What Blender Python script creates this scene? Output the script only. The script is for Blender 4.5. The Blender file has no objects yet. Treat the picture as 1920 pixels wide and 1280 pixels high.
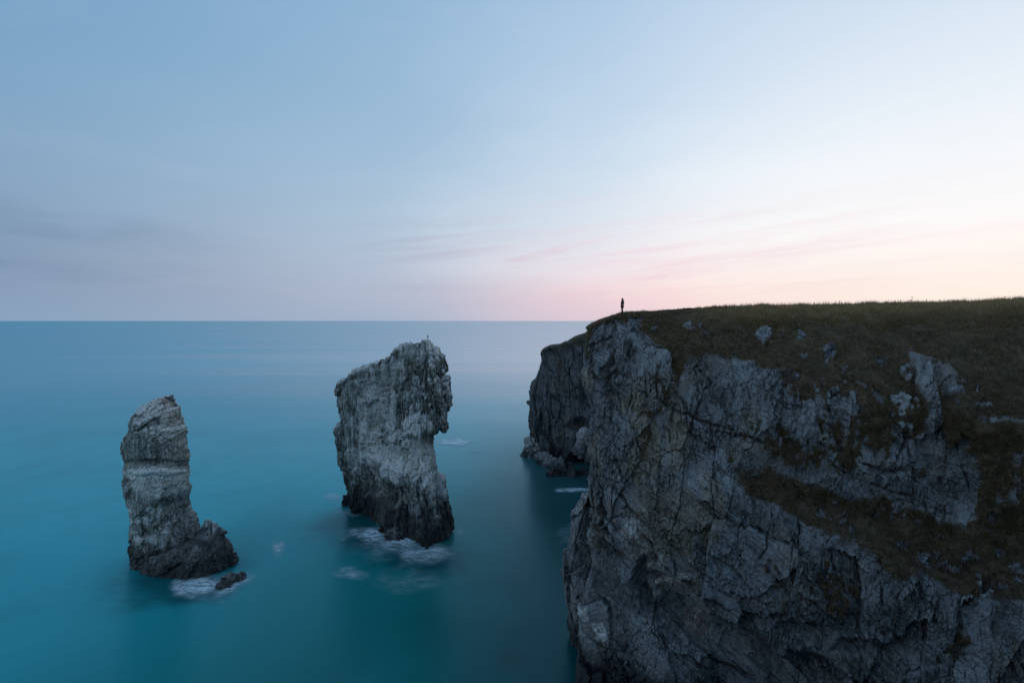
import bpy, bmesh, math, random
import numpy as np
from mathutils import Vector, Matrix
random.seed(7); RNG = np.random.default_rng(7)
sc = bpy.context.scene

# ------------------------------------------------------------------ camera
F, CX, HY, H = 960.0, 960.0, 601.0, 40.0        # focal length, centre column and horizon row in photo pixels, eye height
cd = bpy.data.cameras.new('camera'); cam = bpy.data.objects.new('camera', cd)
sc.collection.objects.link(cam); sc.camera = cam
cam.location = (0, 0, H); cam.rotation_euler = (math.radians(90), 0, 0)
cd.sensor_width = 36; cd.lens = 36*F/1920; cd.shift_y = -(640-HY)/1920
cd.clip_start = 0.1; cd.clip_end = 200000

# ------------------------------------------------------------------ dusk sky
def lin(r, g, b):
    f = lambda c: (c/255/12.92) if c/255 <= .04045 else ((c/255+.055)/1.055)**2.4
    return (f(r), f(g), f(b), 1)
world = bpy.data.worlds.new('World'); sc.world = world; world.use_nodes = True
class NT:
    """tiny node-tree helper"""
    def __init__(s, t): s.t = t; t.nodes.clear()
    def n(s, kind, ins=None, **kw):
        nd = s.t.nodes.new(kind)
        for k, v in kw.items(): setattr(nd, k, v)
        for k, v in (ins or {}).items(): s.put(nd.inputs[k], v)
        return nd
    def put(s, sock, v):
        if isinstance(v, bpy.types.NodeSocket): s.t.links.new(v, sock)
        elif hasattr(v, 'outputs'): s.t.links.new(v.outputs[0], sock)
        else: sock.default_value = v
    def m(s, op, a, b=0.0, c=0.0, clamp=False):
        nd = s.n('ShaderNodeMath', {0: a, 1: b, 2: c}, operation=op, use_clamp=clamp); return nd.outputs[0]
    def mix(s, f, a, b, mode='MIX'):
        nd = s.n('ShaderNodeMix', data_type='RGBA', blend_type=mode, clamp_factor=True)
        s.put(nd.inputs[0], f); s.put(nd.inputs[6], a); s.put(nd.inputs[7], b); return nd.outputs[2]
    def ramp(s, f, stops, interp='LINEAR'):
        nd = s.n('ShaderNodeValToRGB'); cr = nd.color_ramp; cr.interpolation = interp
        while len(cr.elements) < len(stops): cr.elements.new(0.5)
        for e, (p, c) in zip(cr.elements, stops):
            e.position = p; e.color = c if isinstance(c, tuple) else (c, c, c, 1)
        s.put(nd.inputs[0], f); return nd.outputs[0]
    def rng(s, v, a, b, c=0.0, d=1.0, smooth=True):
        nd = s.n('ShaderNodeMapRange', {0: v, 1: a, 2: b, 3: c, 4: d}); nd.interpolation_type = 'SMOOTHSTEP' if smooth else 'LINEAR'
        return nd.outputs[0]
    def noise(s, vec, scale, detail=5, rough=.55, dist=0.0, out=0):
        return s.n('ShaderNodeTexNoise', {'Vector': vec, 'Scale': scale, 'Detail': detail, 'Roughness': rough, 'Distortion': dist}).outputs[out]
    def map(s, vec, scale=(1, 1, 1), rot=(0, 0, 0), loc=(0, 0, 0)):
        return s.n('ShaderNodeMapping', {'Vector': vec, 'Location': loc, 'Rotation': rot, 'Scale': scale}).outputs[0]

GLOW_AZ = math.radians(55)                        # the afterglow: 55 degrees right of straight ahead
w = NT(world.node_tree)
tc = w.n('ShaderNodeTexCoord').outputs['Generated']
sep = w.n('ShaderNodeSeparateXYZ', {0: tc})
hx, hy, hz = sep.outputs
hl = w.m('SQRT', w.m('ADD', w.m('MULTIPLY', hx, hx), w.m('ADD', w.m('MULTIPLY', hy, hy), 1e-6)))
cg = w.m('DIVIDE', w.m('ADD', w.m('MULTIPLY', hx, math.sin(GLOW_AZ)), w.m('MULTIPLY', hy, math.cos(GLOW_AZ))), hl)
wob = w.noise(w.map(tc, (1.2, 1.2, 5)), 1.3, 3, .5)
cgw = w.m('ADD', cg, w.m('MULTIPLY', w.m('SUBTRACT', wob, .5), .22))
zw = w.m('ADD', hz, w.m('MULTIPLY', w.m('SUBTRACT', wob, .5), .04))
R_ = w.ramp(zw, [(0, lin(255, 238, 222)), (.05, lin(255, 242, 230)), (.09, lin(255, 244, 238)), (.15, lin(254, 251, 250)), (.25, lin(244, 248, 252)), (.41, lin(220, 232, 245)), (.60, lin(180, 205, 230)), (1, lin(122, 160, 200))])
M2 = w.ramp(zw, [(0, lin(232, 207, 216)), (.03, lin(243, 211, 217)), (.06, lin(249, 219, 221)), (.10, lin(245, 232, 236)), (.18, lin(230, 236, 244)), (.30, lin(211, 227, 242)), (.48, lin(186, 210, 234)), (.7, lin(150, 182, 215)), (1, lin(122, 160, 200))])
M1 = w.ramp(zw, [(0, lin(174, 185, 206)), (.05, lin(186, 193, 211)), (.11, lin(191, 203, 220)), (.2, lin(182, 203, 222)), (.3, lin(170, 197, 221)), (.5, lin(152, 186, 216)), (.7, lin(135, 174, 210)), (1, lin(122, 160, 200))])
L_ = w.ramp(zw, [(0, lin(130, 158, 186)), (.04, lin(125, 151, 180)), (.10, lin(115, 143, 173)), (.16, lin(121, 151, 182)), (.25, lin(124, 160, 192)), (.40, lin(112, 158, 194)), (.7, lin(116, 156, 196)), (1, lin(122, 160, 200))])
B_ = w.ramp(zw, [(0, lin(205, 208, 216)), (.12, lin(214, 222, 234)), (.3, lin(200, 216, 234)), (.45, lin(168, 194, 222)), (.65, lin(138, 170, 206)), (1, lin(122, 160, 200))])
c = w.mix(w.rng(cgw, -.95, -.18), B_, L_)
c = w.mix(w.rng(cgw, -.50, .72), c, M1)
c = w.mix(w.rng(cgw, .34, .88), c, M2)
c = w.mix(w.rng(cgw, .68, 1.02), c, R_)
# thin streaks of cloud, flat and low, pinkish towards the glow
band = w.m('MULTIPLY', w.rng(hz, .015, .07), w.rng(hz, .26, .12))
tilt = w.n('ShaderNodeCombineXYZ', {0: hx, 1: hy, 2: w.m('SUBTRACT', hz, w.m('MULTIPLY', hx, .10))})
st = w.noise(w.map(tilt, (1.3, 1.3, 20)), 2.1, 7, .62, .5)
sm = w.m('MULTIPLY', w.rng(st, .40, .80), w.m('MULTIPLY', band, 1.0))
c = w.mix(w.m('MULTIPLY', sm, w.m('MULTIPLY', w.rng(cg, .2, .62), w.rng(cg, 1.0, .70, .25, 1))), c, w.mix(w.rng(cg, .35, .75), lin(158, 163, 188), lin(238, 206, 216)))
wisp = w.noise(w.map(tc, (2.0, 2.0, 7), rot=(0.1, -.45, 0)), 1.7, 7, .62, .5)
c = w.mix(w.m('MULTIPLY', w.rng(wisp, .5, .75), w.m('MULTIPLY', w.rng(hz, .08, .2), .08)), c, lin(214, 216, 230))
dk = w.noise(w.map(tc, (1.2, 1.2, 7)), 2.4, 4, .5)
c = w.mix(w.m('MULTIPLY', w.m('MULTIPLY', w.rng(dk, .45, .65), w.rng(cg, .2, -.15)), w.m('MULTIPLY', w.rng(hz, .02, .08), w.m('MULTIPLY', w.rng(hz, .22, .12), .25))), c, lin(88, 114, 148))
bg = w.n('ShaderNodeBackground', {'Color': c, 'Strength': 1.0})
w.n('ShaderNodeOutputWorld', {'Surface': bg})
world.cycles.sampling_method = 'MANUAL'; world.cycles.sample_map_resolution = 512

sd = bpy.data.lights.new('afterglow_sun', 'SUN'); so = bpy.data.objects.new('afterglow_sun', sd); sc.collection.objects.link(so)
sd.energy = 0.4; sd.angle = math.radians(25); sd.color = (1, .62, .45)
sv = Vector((math.sin(GLOW_AZ), math.cos(GLOW_AZ), math.tan(math.radians(4))))
so.rotation_euler = sv.to_track_quat('Z', 'Y').to_euler(); so.location = (60, 60, 80)
sc.view_settings.view_transform = 'Standard'; sc.view_settings.look = 'None'
sc.view_settings.exposure = 0; sc.view_settings.gamma = 1
sc.render.engine = 'CYCLES'

# ------------------------------------------------------------------ numeric helpers
def at(px, py, D):
    """photo direction and distance -> place in the world"""
    return np.array([(px-CX)/F*D, D, H-(py-HY)/F*D])
def hsh(i, j, k, seed):
    with np.errstate(over='ignore'):
        h = (i.astype(np.int64)*73856093) ^ (j.astype(np.int64)*19349663) ^ (k.astype(np.int64)*83492791) ^ (seed*2654435761 & 0xffffffff)
        h = h.astype(np.uint64) & np.uint64(0xffffffff)
        h = ((h ^ (h >> np.uint64(16)))*np.uint64(0x45d9f3b)) & np.uint64(0xffffffff)
        h = ((h ^ (h >> np.uint64(16)))*np.uint64(0x45d9f3b)) & np.uint64(0xffffffff)
        h = h ^ (h >> np.uint64(16))
    return h.astype(np.float64)/4294967295.0
def vnoise(P, seed=0):
    I = np.floor(P).astype(np.int64); f = P-I; f = f*f*f*(f*(f*6-15)+10)
    r = 0
    for a in (0, 1):
        for b in (0, 1):
            for c_ in (0, 1):
                wt = (f[:, 0] if a else 1-f[:, 0])*(f[:, 1] if b else 1-f[:, 1])*(f[:, 2] if c_ else 1-f[:, 2])
                r = r+wt*hsh(I[:, 0]+a, I[:, 1]+b, I[:, 2]+c_, seed)
    return r*2-1
def fbm(P, octs=4, seed=0, gain=.5, ridged=False):
    r, a, t = 0, 1.0, 0
    for o in range(octs):
        v = vnoise(P*(2.03**o)+o*17.3, seed+o)
        if ridged: v = 1-2*np.abs(v)
        r = r+a*v; t += a; a *= gain
    return r/t
def worley(P, seed=0):
    I = np.floor(P).astype(np.int64); n = len(P)
    F1 = np.full(n, 9.0); F2 = np.full(n, 9.0); cid = np.zeros(n); V = np.zeros((n, 3))
    for a in (-1, 0, 1):
        for b in (-1, 0, 1):
            for c_ in (-1, 0, 1):
                x, y, z = I[:, 0]+a, I[:, 1]+b, I[:, 2]+c_
                h1 = hsh(x, y, z, seed); h2 = hsh(x, y, z, seed+11); h3 = hsh(x, y, z, seed+23)
                dx = P[:, 0]-x-h1; dy = P[:, 1]-y-h2; dz = P[:, 2]-z-h3
                d = dx*dx+dy*dy+dz*dz
                nw = d < F1
                F2 = np.where(nw, F1, np.minimum(F2, d)); F1 = np.where(nw, d, F1)
                cid = np.where(nw, h1*.5+h2*.3+h3*.2+h1*91.7, cid)
                V[:, 0] = np.where(nw, dx, V[:, 0]); V[:, 1] = np.where(nw, dy, V[:, 1]); V[:, 2] = np.where(nw, dz, V[:, 2])
    return np.sqrt(F1), np.sqrt(F2), np.mod(cid*13.37, 1.0), V
def rotm(ax, deg): return np.array(Matrix.Rotation(math.radians(deg), 3, ax))
def facets(P, size, seed, tilt=.8, rot=None, warp=.22):
    """broken rock: every cell its own offset and its own tilted face, with a groove where cells meet"""
    Q = P @ rot.T if rot is not None else P
    Q = Q/np.array(size)
    wv = np.stack([vnoise(Q*1.1+5, seed+71), vnoise(Q*1.1+9, seed+72), vnoise(Q*1.1+3, seed+73)], 1)
    Q = Q+warp*wv+.10*np.stack([vnoise(Q*5+5, seed+74), vnoise(Q*5+9, seed+75), vnoise(Q*5+3, seed+76)], 1)
    f1, f2, cid, V = worley(Q, seed)
    g = np.stack([np.mod(cid*7.13, 1), np.mod(cid*17.77, 1), np.mod(cid*29.31, 1)], 1)*2-1
    return (cid-.5)+tilt*(g*V).sum(1), f2-f1, cid
def facets2(U, size, seed, tilt=.5, deg=0.0, warp=.14):
    """the same on a sheet of rock: joints run straight in through the face; U = (along the face, height)"""
    a = math.radians(deg); u = U[:, 0]*math.cos(a)+U[:, 1]*math.sin(a); v = -U[:, 0]*math.sin(a)+U[:, 1]*math.cos(a)
    Q = np.stack([u/size[0], v/size[1]], 1); Z = np.zeros(len(Q)); Q3 = np.stack([Q[:, 0], Q[:, 1], Z], 1)
    for fr, am in ((1.1, warp), (4.0, warp*.45), (13.0, warp*.2)):
        Q = Q+am*np.stack([vnoise(Q3*fr+5, seed+71), vnoise(Q3*fr+9, seed+72)], 1)
    I = np.floor(Q).astype(np.int64); n = len(Q); k0 = np.zeros(n, np.int64)
    F1 = np.full(n, 9.0); F2 = np.full(n, 9.0); cid = np.zeros(n); V = np.zeros((n, 2))
    for p in (-1, 0, 1):
        for q in (-1, 0, 1):
            x, y = I[:, 0]+p, I[:, 1]+q
            h1 = hsh(x, y, k0, seed); h2 = hsh(x, y, k0, seed+11)
            dx = Q[:, 0]-x-h1; dy = Q[:, 1]-y-h2; d = dx*dx+dy*dy; nw = d < F1
            F2 = np.where(nw, F1, np.minimum(F2, d)); F1 = np.where(nw, d, F1)
            cid = np.where(nw, np.mod(h1*91.7+h2*37.1, 1), cid)
            V[:, 0] = np.where(nw, dx, V[:, 0]); V[:, 1] = np.where(nw, dy, V[:, 1])
    gx, gy = np.mod(cid*7.13, 1)*2-1, np.mod(cid*17.77, 1)*2-1
    return (cid-.5)+tilt*(gx*V[:, 0]+gy*V[:, 1]), np.sqrt(F2)-np.sqrt(F1), np.mod(cid*5.31, 1)
def sst(x, a, b):
    t = np.clip((x-a)/(b-a), 0, 1); return t*t*(3-2*t)
def polymask(px, py, poly, soft):
    """signed distance to a polygon, softened: 1 inside, 0 outside"""
    n = len(poly); d = np.full(px.shape, 1e9); ins = np.zeros(px.shape, bool)
    for i in range(n):
        x0, y0 = poly[i]; x1, y1 = poly[(i+1) % n]
        ex, ey = x1-x0, y1-y0; wx, wy = px-x0, py-y0
        t = np.clip((wx*ex+wy*ey)/(ex*ex+ey*ey+1e-9), 0, 1)
        d = np.minimum(d, (wx-ex*t)**2+(wy-ey*t)**2)
        cnd = (y0 > py) != (y1 > py)
        xi = x0+(py-y0)/(y1-y0+1e-12)*ex
        ins ^= cnd & (px < xi)
    sd_ = np.sqrt(d)*np.where(ins, 1, -1)
    return sst(sd_, -soft, soft)
def cr(C, t):
    """Catmull-Rom through rows of C at fractional rows t"""
    n = len(C); i = np.clip(np.floor(t).astype(int), 0, n-2); f = (t-i)
    f = f.reshape((-1,)+(1,)*(C.ndim-1))
    p0 = C[np.maximum(i-1, 0)]; p1 = C[i]; p2 = C[i+1]; p3 = C[np.minimum(i+2, n-1)]
    m1 = (p2-p0)*.42; m2 = (p3-p1)*.42
    return (2*f**3-3*f**2+1)*p1+(f**3-2*f**2+f)*m1+(-2*f**3+3*f**2)*p2+(f**3-f**2)*m2
def grid_normals(G, closed=False):
    if closed: du = np.roll(G, -1, 1)-np.roll(G, 1, 1)
    else: du = np.gradient(G, axis=1)
    dv = np.gradient(G, axis=0)
    N = np.cross(du, dv); N /= (np.linalg.norm(N, axis=2, keepdims=True)+1e-9)
    return N
def make_mesh(name, V, faces, mat, parent=None, attrs=None, smooth=False):
    me = bpy.data.meshes.new(name)
    V = np.ascontiguousarray(V, dtype=np.float32); faces = np.ascontiguousarray(faces, dtype=np.int32)
    k = faces.shape[1]
    me.vertices.add(len(V)); me.vertices.foreach_set('co', V.ravel())
    me.loops.add(faces.size); me.loops.foreach_set('vertex_index', faces.ravel())
    me.polygons.add(len(faces)); me.polygons.foreach_set('loop_start', np.arange(0, faces.size, k, dtype=np.int32))
    try: me.polygons.foreach_set('loop_total', np.full(len(faces), k, dtype=np.int32))
    except Exception: pass
    for an, av in (attrs or {}).items():
        a = me.attributes.new(an, 'FLOAT', 'POINT'); a.data.foreach_set('value', np.ascontiguousarray(av, dtype=np.float32))
    me.update(calc_edges=True)
    me.shade_smooth() if smooth else me.shade_flat()
    me.materials.append(mat)
    o = bpy.data.objects.new(name, me); sc.collection.objects.link(o)
    if parent: o.parent = parent
    return o
def grid_faces(nr, nc, closed=False):
    r = np.arange(nr-1)[:, None]; c_ = np.arange(nc if closed else nc-1)[None, :]
    c2 = (c_+1) % nc
    a = r*nc+c_; b = r*nc+c2; c3 = (r+1)*nc+c2; d = (r+1)*nc+c_
    return np.stack([a, b, c3, d], -1).reshape(-1, 4)
def tag(o, label=None, cat=None, group=None, kind=None):
    if label: o['label'] = label
    if cat: o['category'] = cat
    if group: o['group'] = group
    if kind: o['kind'] = kind
    return o
def attach(o, root):
    """make a mesh built in world coordinates a part of root"""
    o.data.transform(Matrix.Translation(-root.location)); o.parent = root
def empty(name, loc, rz=0):
    o = bpy.data.objects.new(name, None); sc.collection.objects.link(o); o.location = loc; o.rotation_euler = (0, 0, rz)
    o.empty_display_size = .5; return o

# ------------------------------------------------------------------ materials
def newmat(name):
    m_ = bpy.data.materials.new(name); m_.use_nodes = True; return m_, NT(m_.node_tree)
def rock_material(name, base=(.30, .33, .34), dark=(.07, .075, .08), ochre=.5, grass=True, tint=1.0, streak=0, bed=.55):
    m_, t = newmat(name)
    P = t.n('ShaderNodeNewGeometry').outputs['Position']
    a = lambda nm: t.n('ShaderNodeAttribute', attribute_name=nm).outputs['Fac']
    b4 = lambda c_: (c_[0]*tint, c_[1]*tint, c_[2]*tint, 1)
    big = t.noise(P, .16, 4, .6, .4); mid = t.noise(P, .9, 6, .65); fine = t.noise(P, 6, 6, .7)
    vert = t.noise(t.map(P, (1.6, 1.6, .22)), 1.4, 6, .65, .3)
    grain = t.noise(P, 25, 4, .7)
    col = t.mix(t.rng(mid, .3, .72), b4([x*.72 for x in base]), b4([x*1.18 for x in base]))
    col = t.mix(t.m('MULTIPLY', t.rng(big, .50, .66), ochre), col, b4((.28, .225, .14)))
    col = t.mix(t.m('MULTIPLY', t.rng(a('ochre'), .2, .8), .8), col, b4((.40, .30, .12)))
    col = t.mix(t.m('MULTIPLY', t.rng(a('pink'), .2, .8), .85), col, b4((.36, .19, .17)))
    col = t.mix(t.m('MULTIPLY', t.rng(vert, .50, .66), .7), col, b4(dark))          # dark run-off streaks
    col = t.mix(t.m('MULTIPLY', t.rng(fine, .52, .68), .5), col, b4([x*.35 for x in base]))
    # block tone and cracks
    blk = a('block'); col = t.mix(.5, col, t.ramp(blk, [(0, tuple([x*.30 for x in base]+[1])), (.5, b4(base)), (1, tuple([x*1.7 for x in base]+[1]))]))
    pale = t.m('MULTIPLY', t.rng(t.noise(P, 3.2, 6, .8), .56, .66), .5)
    col = t.mix(pale, col, b4((.58, .60, .60)))
    if streak:
        vs = t.m('ADD', t.noise(t.map(P, (3.2, 3.2, .32)), 1.0, 7, .75, .4), t.m('MULTIPLY', t.m('SUBTRACT', t.noise(P, .35, 4, .6), .5), .35))
        col = t.mix(t.m('MULTIPLY', t.rng(vs, .50, .60), streak), col, b4((.74, .78, .77)))
        col = t.mix(t.m('MULTIPLY', t.rng(vs, .47, .36), streak), col, b4(dark))
    col = t.mix(t.m('MULTIPLY', a('crack'), .85), col, (.012, .012, .012, 1))
    v1 = t.n('ShaderNodeTexVoronoi', {'Vector': t.mix(.12, t.map(P, (1, 1, .6)), t.noise(P, 2.0, 3, .6, out=1), 'ADD'), 'Scale': 1.7}, feature='DISTANCE_TO_EDGE').outputs[0]
    v2 = t.n('ShaderNodeTexVoronoi', {'Vector': t.mix(.2, P, t.noise(P, 5.0, 3, .6, out=1), 'ADD'), 'Scale': 5.0}, feature='DISTANCE_TO_EDGE').outputs[0]
    sp = t.noise(t.map(P, (1, 1, .4), rot=(0, .25, 0)), 5.5, 8, .85)
    col = t.mix(t.m('MULTIPLY', t.rng(sp, .48, .36), .6), col, b4([x*.22 for x in base]))
    col = t.mix(t.m('MULTIPLY', t.rng(sp, .56, .68), .4), col, b4([x*1.7 for x in base]))
    ck = t.m('MULTIPLY', t.rng(v1, .022, .0), t.rng(t.noise(P, .7, 3), .45, .60))
    ck2 = t.m('MULTIPLY', t.rng(v2, .04, .0), t.rng(t.noise(P, 1.3, 3), .48, .60))
    col = t.mix(t.m('MULTIPLY', ck, .8), col, (.015, .015, .015, 1))
    col = t.mix(t.m('MULTIPLY', ck2, .6), col, (.02, .02, .02, 1))
    # bedding that dips to the right, picked out in dark lines
    sp3 = t.n('ShaderNodeSeparateXYZ', {0: P}); x_, y_, z_ = sp3.outputs
    bv = t.n('ShaderNodeCombineXYZ', {0: t.m('ADD', t.m('MULTIPLY', z_, .83), t.m('MULTIPLY', x_, bed)), 1: t.m('MULTIPLY', t.m('SUBTRACT', x_, t.m('MULTIPLY', z_, .6)), .09), 2: t.m('MULTIPLY', y_, .09)})
    bn = t.noise(bv, 1.15, 6, .7, .15)
    bl = t.m('MULTIPLY', t.rng(t.m('ABSOLUTE', t.m('SUBTRACT', bn, .5)), .022, .004), t.rng(t.noise(P, .45, 4, .6), .46, .58))
    col = t.mix(t.m('MULTIPLY', bl, .8), col, (.014, .014, .015, 1))
    col = t.mix(t.m('MULTIPLY', t.rng(bn, .55, .66), .35), col, b4([x*1.6 for x in base]))
    col = t.mix(t.m('MULTIPLY', t.rng(t.noise(t.map(P, (1, 1, .35)), .38, 6, .72), .54, .66), .6), col, b4(dark))
    # droppings, lichen and wet rock
    gu = t.m('MULTIPLY', a('guano'), t.m('ADD', .35, t.m('MULTIPLY', t.rng(t.noise(P, 2.3, 6, .8), .42, .56), 1.1)), clamp=True)
    gu = t.m('MULTIPLY', gu, t.rng(fine, .38, .52, .25, 1))
    col = t.mix(gu, col, (.80, .82, .80, 1))
    col = t.mix(t.m('MULTIPLY', a('lichen'), t.rng(t.noise(P, 1.1, 5, .7), .42, .6)), col, (.16, .145, .05, 1))
    wet = a('wet')
    col = t.mix(t.m('MULTIPLY', wet, .86), col, (.012, .013, .014, 1))
    h = t.m('ADD', t.m('MULTIPLY', fine, .08), t.m('MULTIPLY', grain, .035))
    h = t.m('ADD', h, t.m('MULTIPLY', t.rng(v1, 0, .06), .06)); h = t.m('ADD', h, t.m('MULTIPLY', t.rng(v2, 0, .08), .03))
    h = t.m('ADD', h, t.m('MULTIPLY', vert, .12))
    rough = t.m('SUBTRACT', .88, t.m('MULTIPLY', wet, .35))
    if grass:
        g0 = a('grass')
        g = t.rng(t.m('ADD', g0, t.m('MULTIPLY', t.m('SUBTRACT', t.noise(P, 2.6, 8, .8), .5), 2.1)), .36, .66)
        gc = t.ramp(t.noise(P, .55, 6, .7), [(.25, (.065, .070, .042, 1)), (.45, (.145, .125, .078, 1)), (.6, (.225, .172, .112, 1)), (.8, (.37, .28, .19, 1))])
        gc = t.mix(t.rng(t.noise(P, 4, 5, .7), .35, .7), t.mix(.4, gc, (.012, .014, .009, 1)), gc)
        gc = t.mix(t.m('MULTIPLY', t.rng(t.noise(P, .12, 3), .5, .62), .5), gc, (.10, .062, .048, 1))
        gc = t.mix(t.m('MULTIPLY', t.rng(a('crest'), .2, .9), .8), gc, (.30, .25, .14, 1))
        col = t.mix(g, col, gc)
        h = t.mix(g, h, t.m('MULTIPLY', t.noise(P, 9, 5, .8), .35))
    bump = t.n('ShaderNodeBump', {'Height': h, 'Strength': .9, 'Distance': 1.0})
    bs = t.n('ShaderNodeBsdfPrincipled', {'Base Color': col, 'Roughness': rough, 'Normal': bump})
    bs.inputs['Specular IOR Level'].default_value = .25
    t.n('ShaderNodeOutputMaterial', {'Surface': bs})
    return m_
M_CLIFF = rock_material('limestone_cliff', base=(.245, .270, .280), dark=(.035, .038, .042), ochre=.85)
M_HEAD = rock_material('limestone_headland', bed=.25, base=(.135, .155, .165), dark=(.035, .04, .042), ochre=.45)
M_PILLAR = rock_material('pillar_limestone', base=(.27, .29, .265), dark=(.02, .024, .024), ochre=.35, grass=False, streak=.6, bed=-.15)
M_STACK = rock_material('stack_limestone', bed=.1, base=(.22, .25, .235), dark=(.022, .028, .027), ochre=.25, grass=False, streak=.95)
def plain(name, col, rough=.8, var=.25, scale=8):
    m_, t = newmat(name)
    P = t.n('ShaderNodeTexCoord').outputs['Object']
    c_ = t.mix(t.noise(P, scale, 4), tuple([x*(1-var) for x in col]+[1]), tuple([x*(1+var) for x in col]+[1]))
    bs = t.n('ShaderNodeBsdfPrincipled', {'Base Color': c_, 'Roughness': rough})
    t.n('ShaderNodeOutputMaterial', {'Surface': bs}); return m_

# ------------------------------------------------------------------ sea
def build_sea():
    m_, t = newmat('sea_water')
    P = t.n('ShaderNodeNewGeometry').outputs['Position']
    s = t.n('ShaderNodeSeparateXYZ', {0: P})
    X, Y = s.outputs[0], s.outputs[1]
    # the body of the water: paler and milkier offshore to the left, deep green in the lee of the cliffs
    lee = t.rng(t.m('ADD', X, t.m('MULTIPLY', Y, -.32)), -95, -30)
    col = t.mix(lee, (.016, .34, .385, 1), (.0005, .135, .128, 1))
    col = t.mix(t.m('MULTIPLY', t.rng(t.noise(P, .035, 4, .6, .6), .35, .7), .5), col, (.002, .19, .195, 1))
    col = t.mix(t.m('MULTIPLY', t.rng(t.m('ADD', X, t.m('MULTIPLY', t.noise(P, .06, 3), 14)), -10, 12), t.rng(Y, 190, 130)), col, (.0004, .055, .06, 1))  # darker towards the cliffs: their reflection put into the body colour
    col = t.mix(t.rng(Y, 80, 330), col, t.mix(t.rng(t.m('DIVIDE', X, Y), -.7, .05), (.02, .20, .25, 1), (.18, .29, .32, 1)))  # far water paler to the right: sky reflection put into the body colour
    reef = t.n('ShaderNodeVectorMath', {0: t.m('ADD', 0, 0)}, operation='LENGTH')   # a reef just under the surface
    dv = t.n('ShaderNodeVectorMath', {0: t.map(P, (1, 1, 0)), 1: (0.1, 60.5, 0)}, operation='DISTANCE').outputs['Value']
    t.t.nodes.remove(reef)
    # dark reflections at the feet of the stacks, put into the water colour
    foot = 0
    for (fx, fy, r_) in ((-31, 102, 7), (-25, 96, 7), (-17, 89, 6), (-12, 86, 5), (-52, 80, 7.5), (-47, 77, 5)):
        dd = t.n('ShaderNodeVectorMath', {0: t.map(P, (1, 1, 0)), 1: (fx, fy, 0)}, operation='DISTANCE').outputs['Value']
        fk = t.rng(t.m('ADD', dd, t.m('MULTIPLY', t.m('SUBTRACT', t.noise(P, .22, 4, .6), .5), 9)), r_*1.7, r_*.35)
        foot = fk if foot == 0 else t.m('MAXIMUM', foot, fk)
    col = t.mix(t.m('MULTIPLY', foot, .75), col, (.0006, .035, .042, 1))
    rf = t.m('MULTIPLY', t.rng(t.m('ADD', dv, t.m('MULTIPLY', t.noise(P, 1.1, 5, .7), 3.4)), 4.6, 1.6), .65)
    col = t.mix(rf, col, (.012, .03, .035, 1))
    str_ = t.noise(t.map(P, (.25, 1, 1)), .09, 3, .6)
    n1 = t.noise(t.map(P, (.5, 1, 1)), .22, 3, .5)
    far = t.noise(t.map(P, (.0025, .02, 1)), 1.0, 5, .6)
    hgt = t.m('ADD', t.m('MULTIPLY', str_, .3), t.m('MULTIPLY', n1, .08))
    bump = t.n('ShaderNodeBump', {'Height': hgt, 'Strength': t.rng(Y, 60, 500, .08, .02), 'Distance': 1.0})
    fr = t.m('MINIMUM', t.n('ShaderNodeFresnel', {'IOR': 1.33, 'Normal': bump}).outputs[0], .62)
    gl = t.n('ShaderNodeBsdfAnisotropic', {'Color': t.mix(t.rng(Y, 70, 420), (.55, .88, 1, 1), t.mix(t.rng(t.m('ADD', t.m('DIVIDE', X, Y), t.m('MULTIPLY', t.m('SUBTRACT', t.noise(t.map(P, (.0015, .012, 1)), 1.0, 4, .6), .5), .9)), -1.0, .1), (.58, .86, .96, 1), (.95, .96, 1, 1))), 'Roughness': t.rng(far, .3, .7, .24, .32), 'Normal': bump})
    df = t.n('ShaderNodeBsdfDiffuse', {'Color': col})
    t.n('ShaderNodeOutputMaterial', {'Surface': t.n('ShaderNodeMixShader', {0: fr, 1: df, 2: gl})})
    xs = [-60000, -6000, -800, -200, -60, 0, 60, 200, 800, 6000, 60000]; ys = [-3000, -400, -60, 0, 40, 90, 160, 300, 900, 4000, 20000, 70000]
    V = np.array([(x, y, 0) for y in ys for x in xs], float)
    o = make_mesh('sea', V, grid_faces(len(ys), len(xs)), m_, smooth=True); tag(o, kind='structure'); return o
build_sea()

# ------------------------------------------------------------------ rock relief shared by every rock mass
def seg_params(counts):
    return np.concatenate([np.linspace(i, i+1, n, endpoint=False) for i, n in enumerate(counts)]+[[len(counts)]])
def project(P):
    D = np.maximum(P[..., 1], 1); return CX+P[..., 0]/D*F, HY+(H-P[..., 2])/D*F

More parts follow.
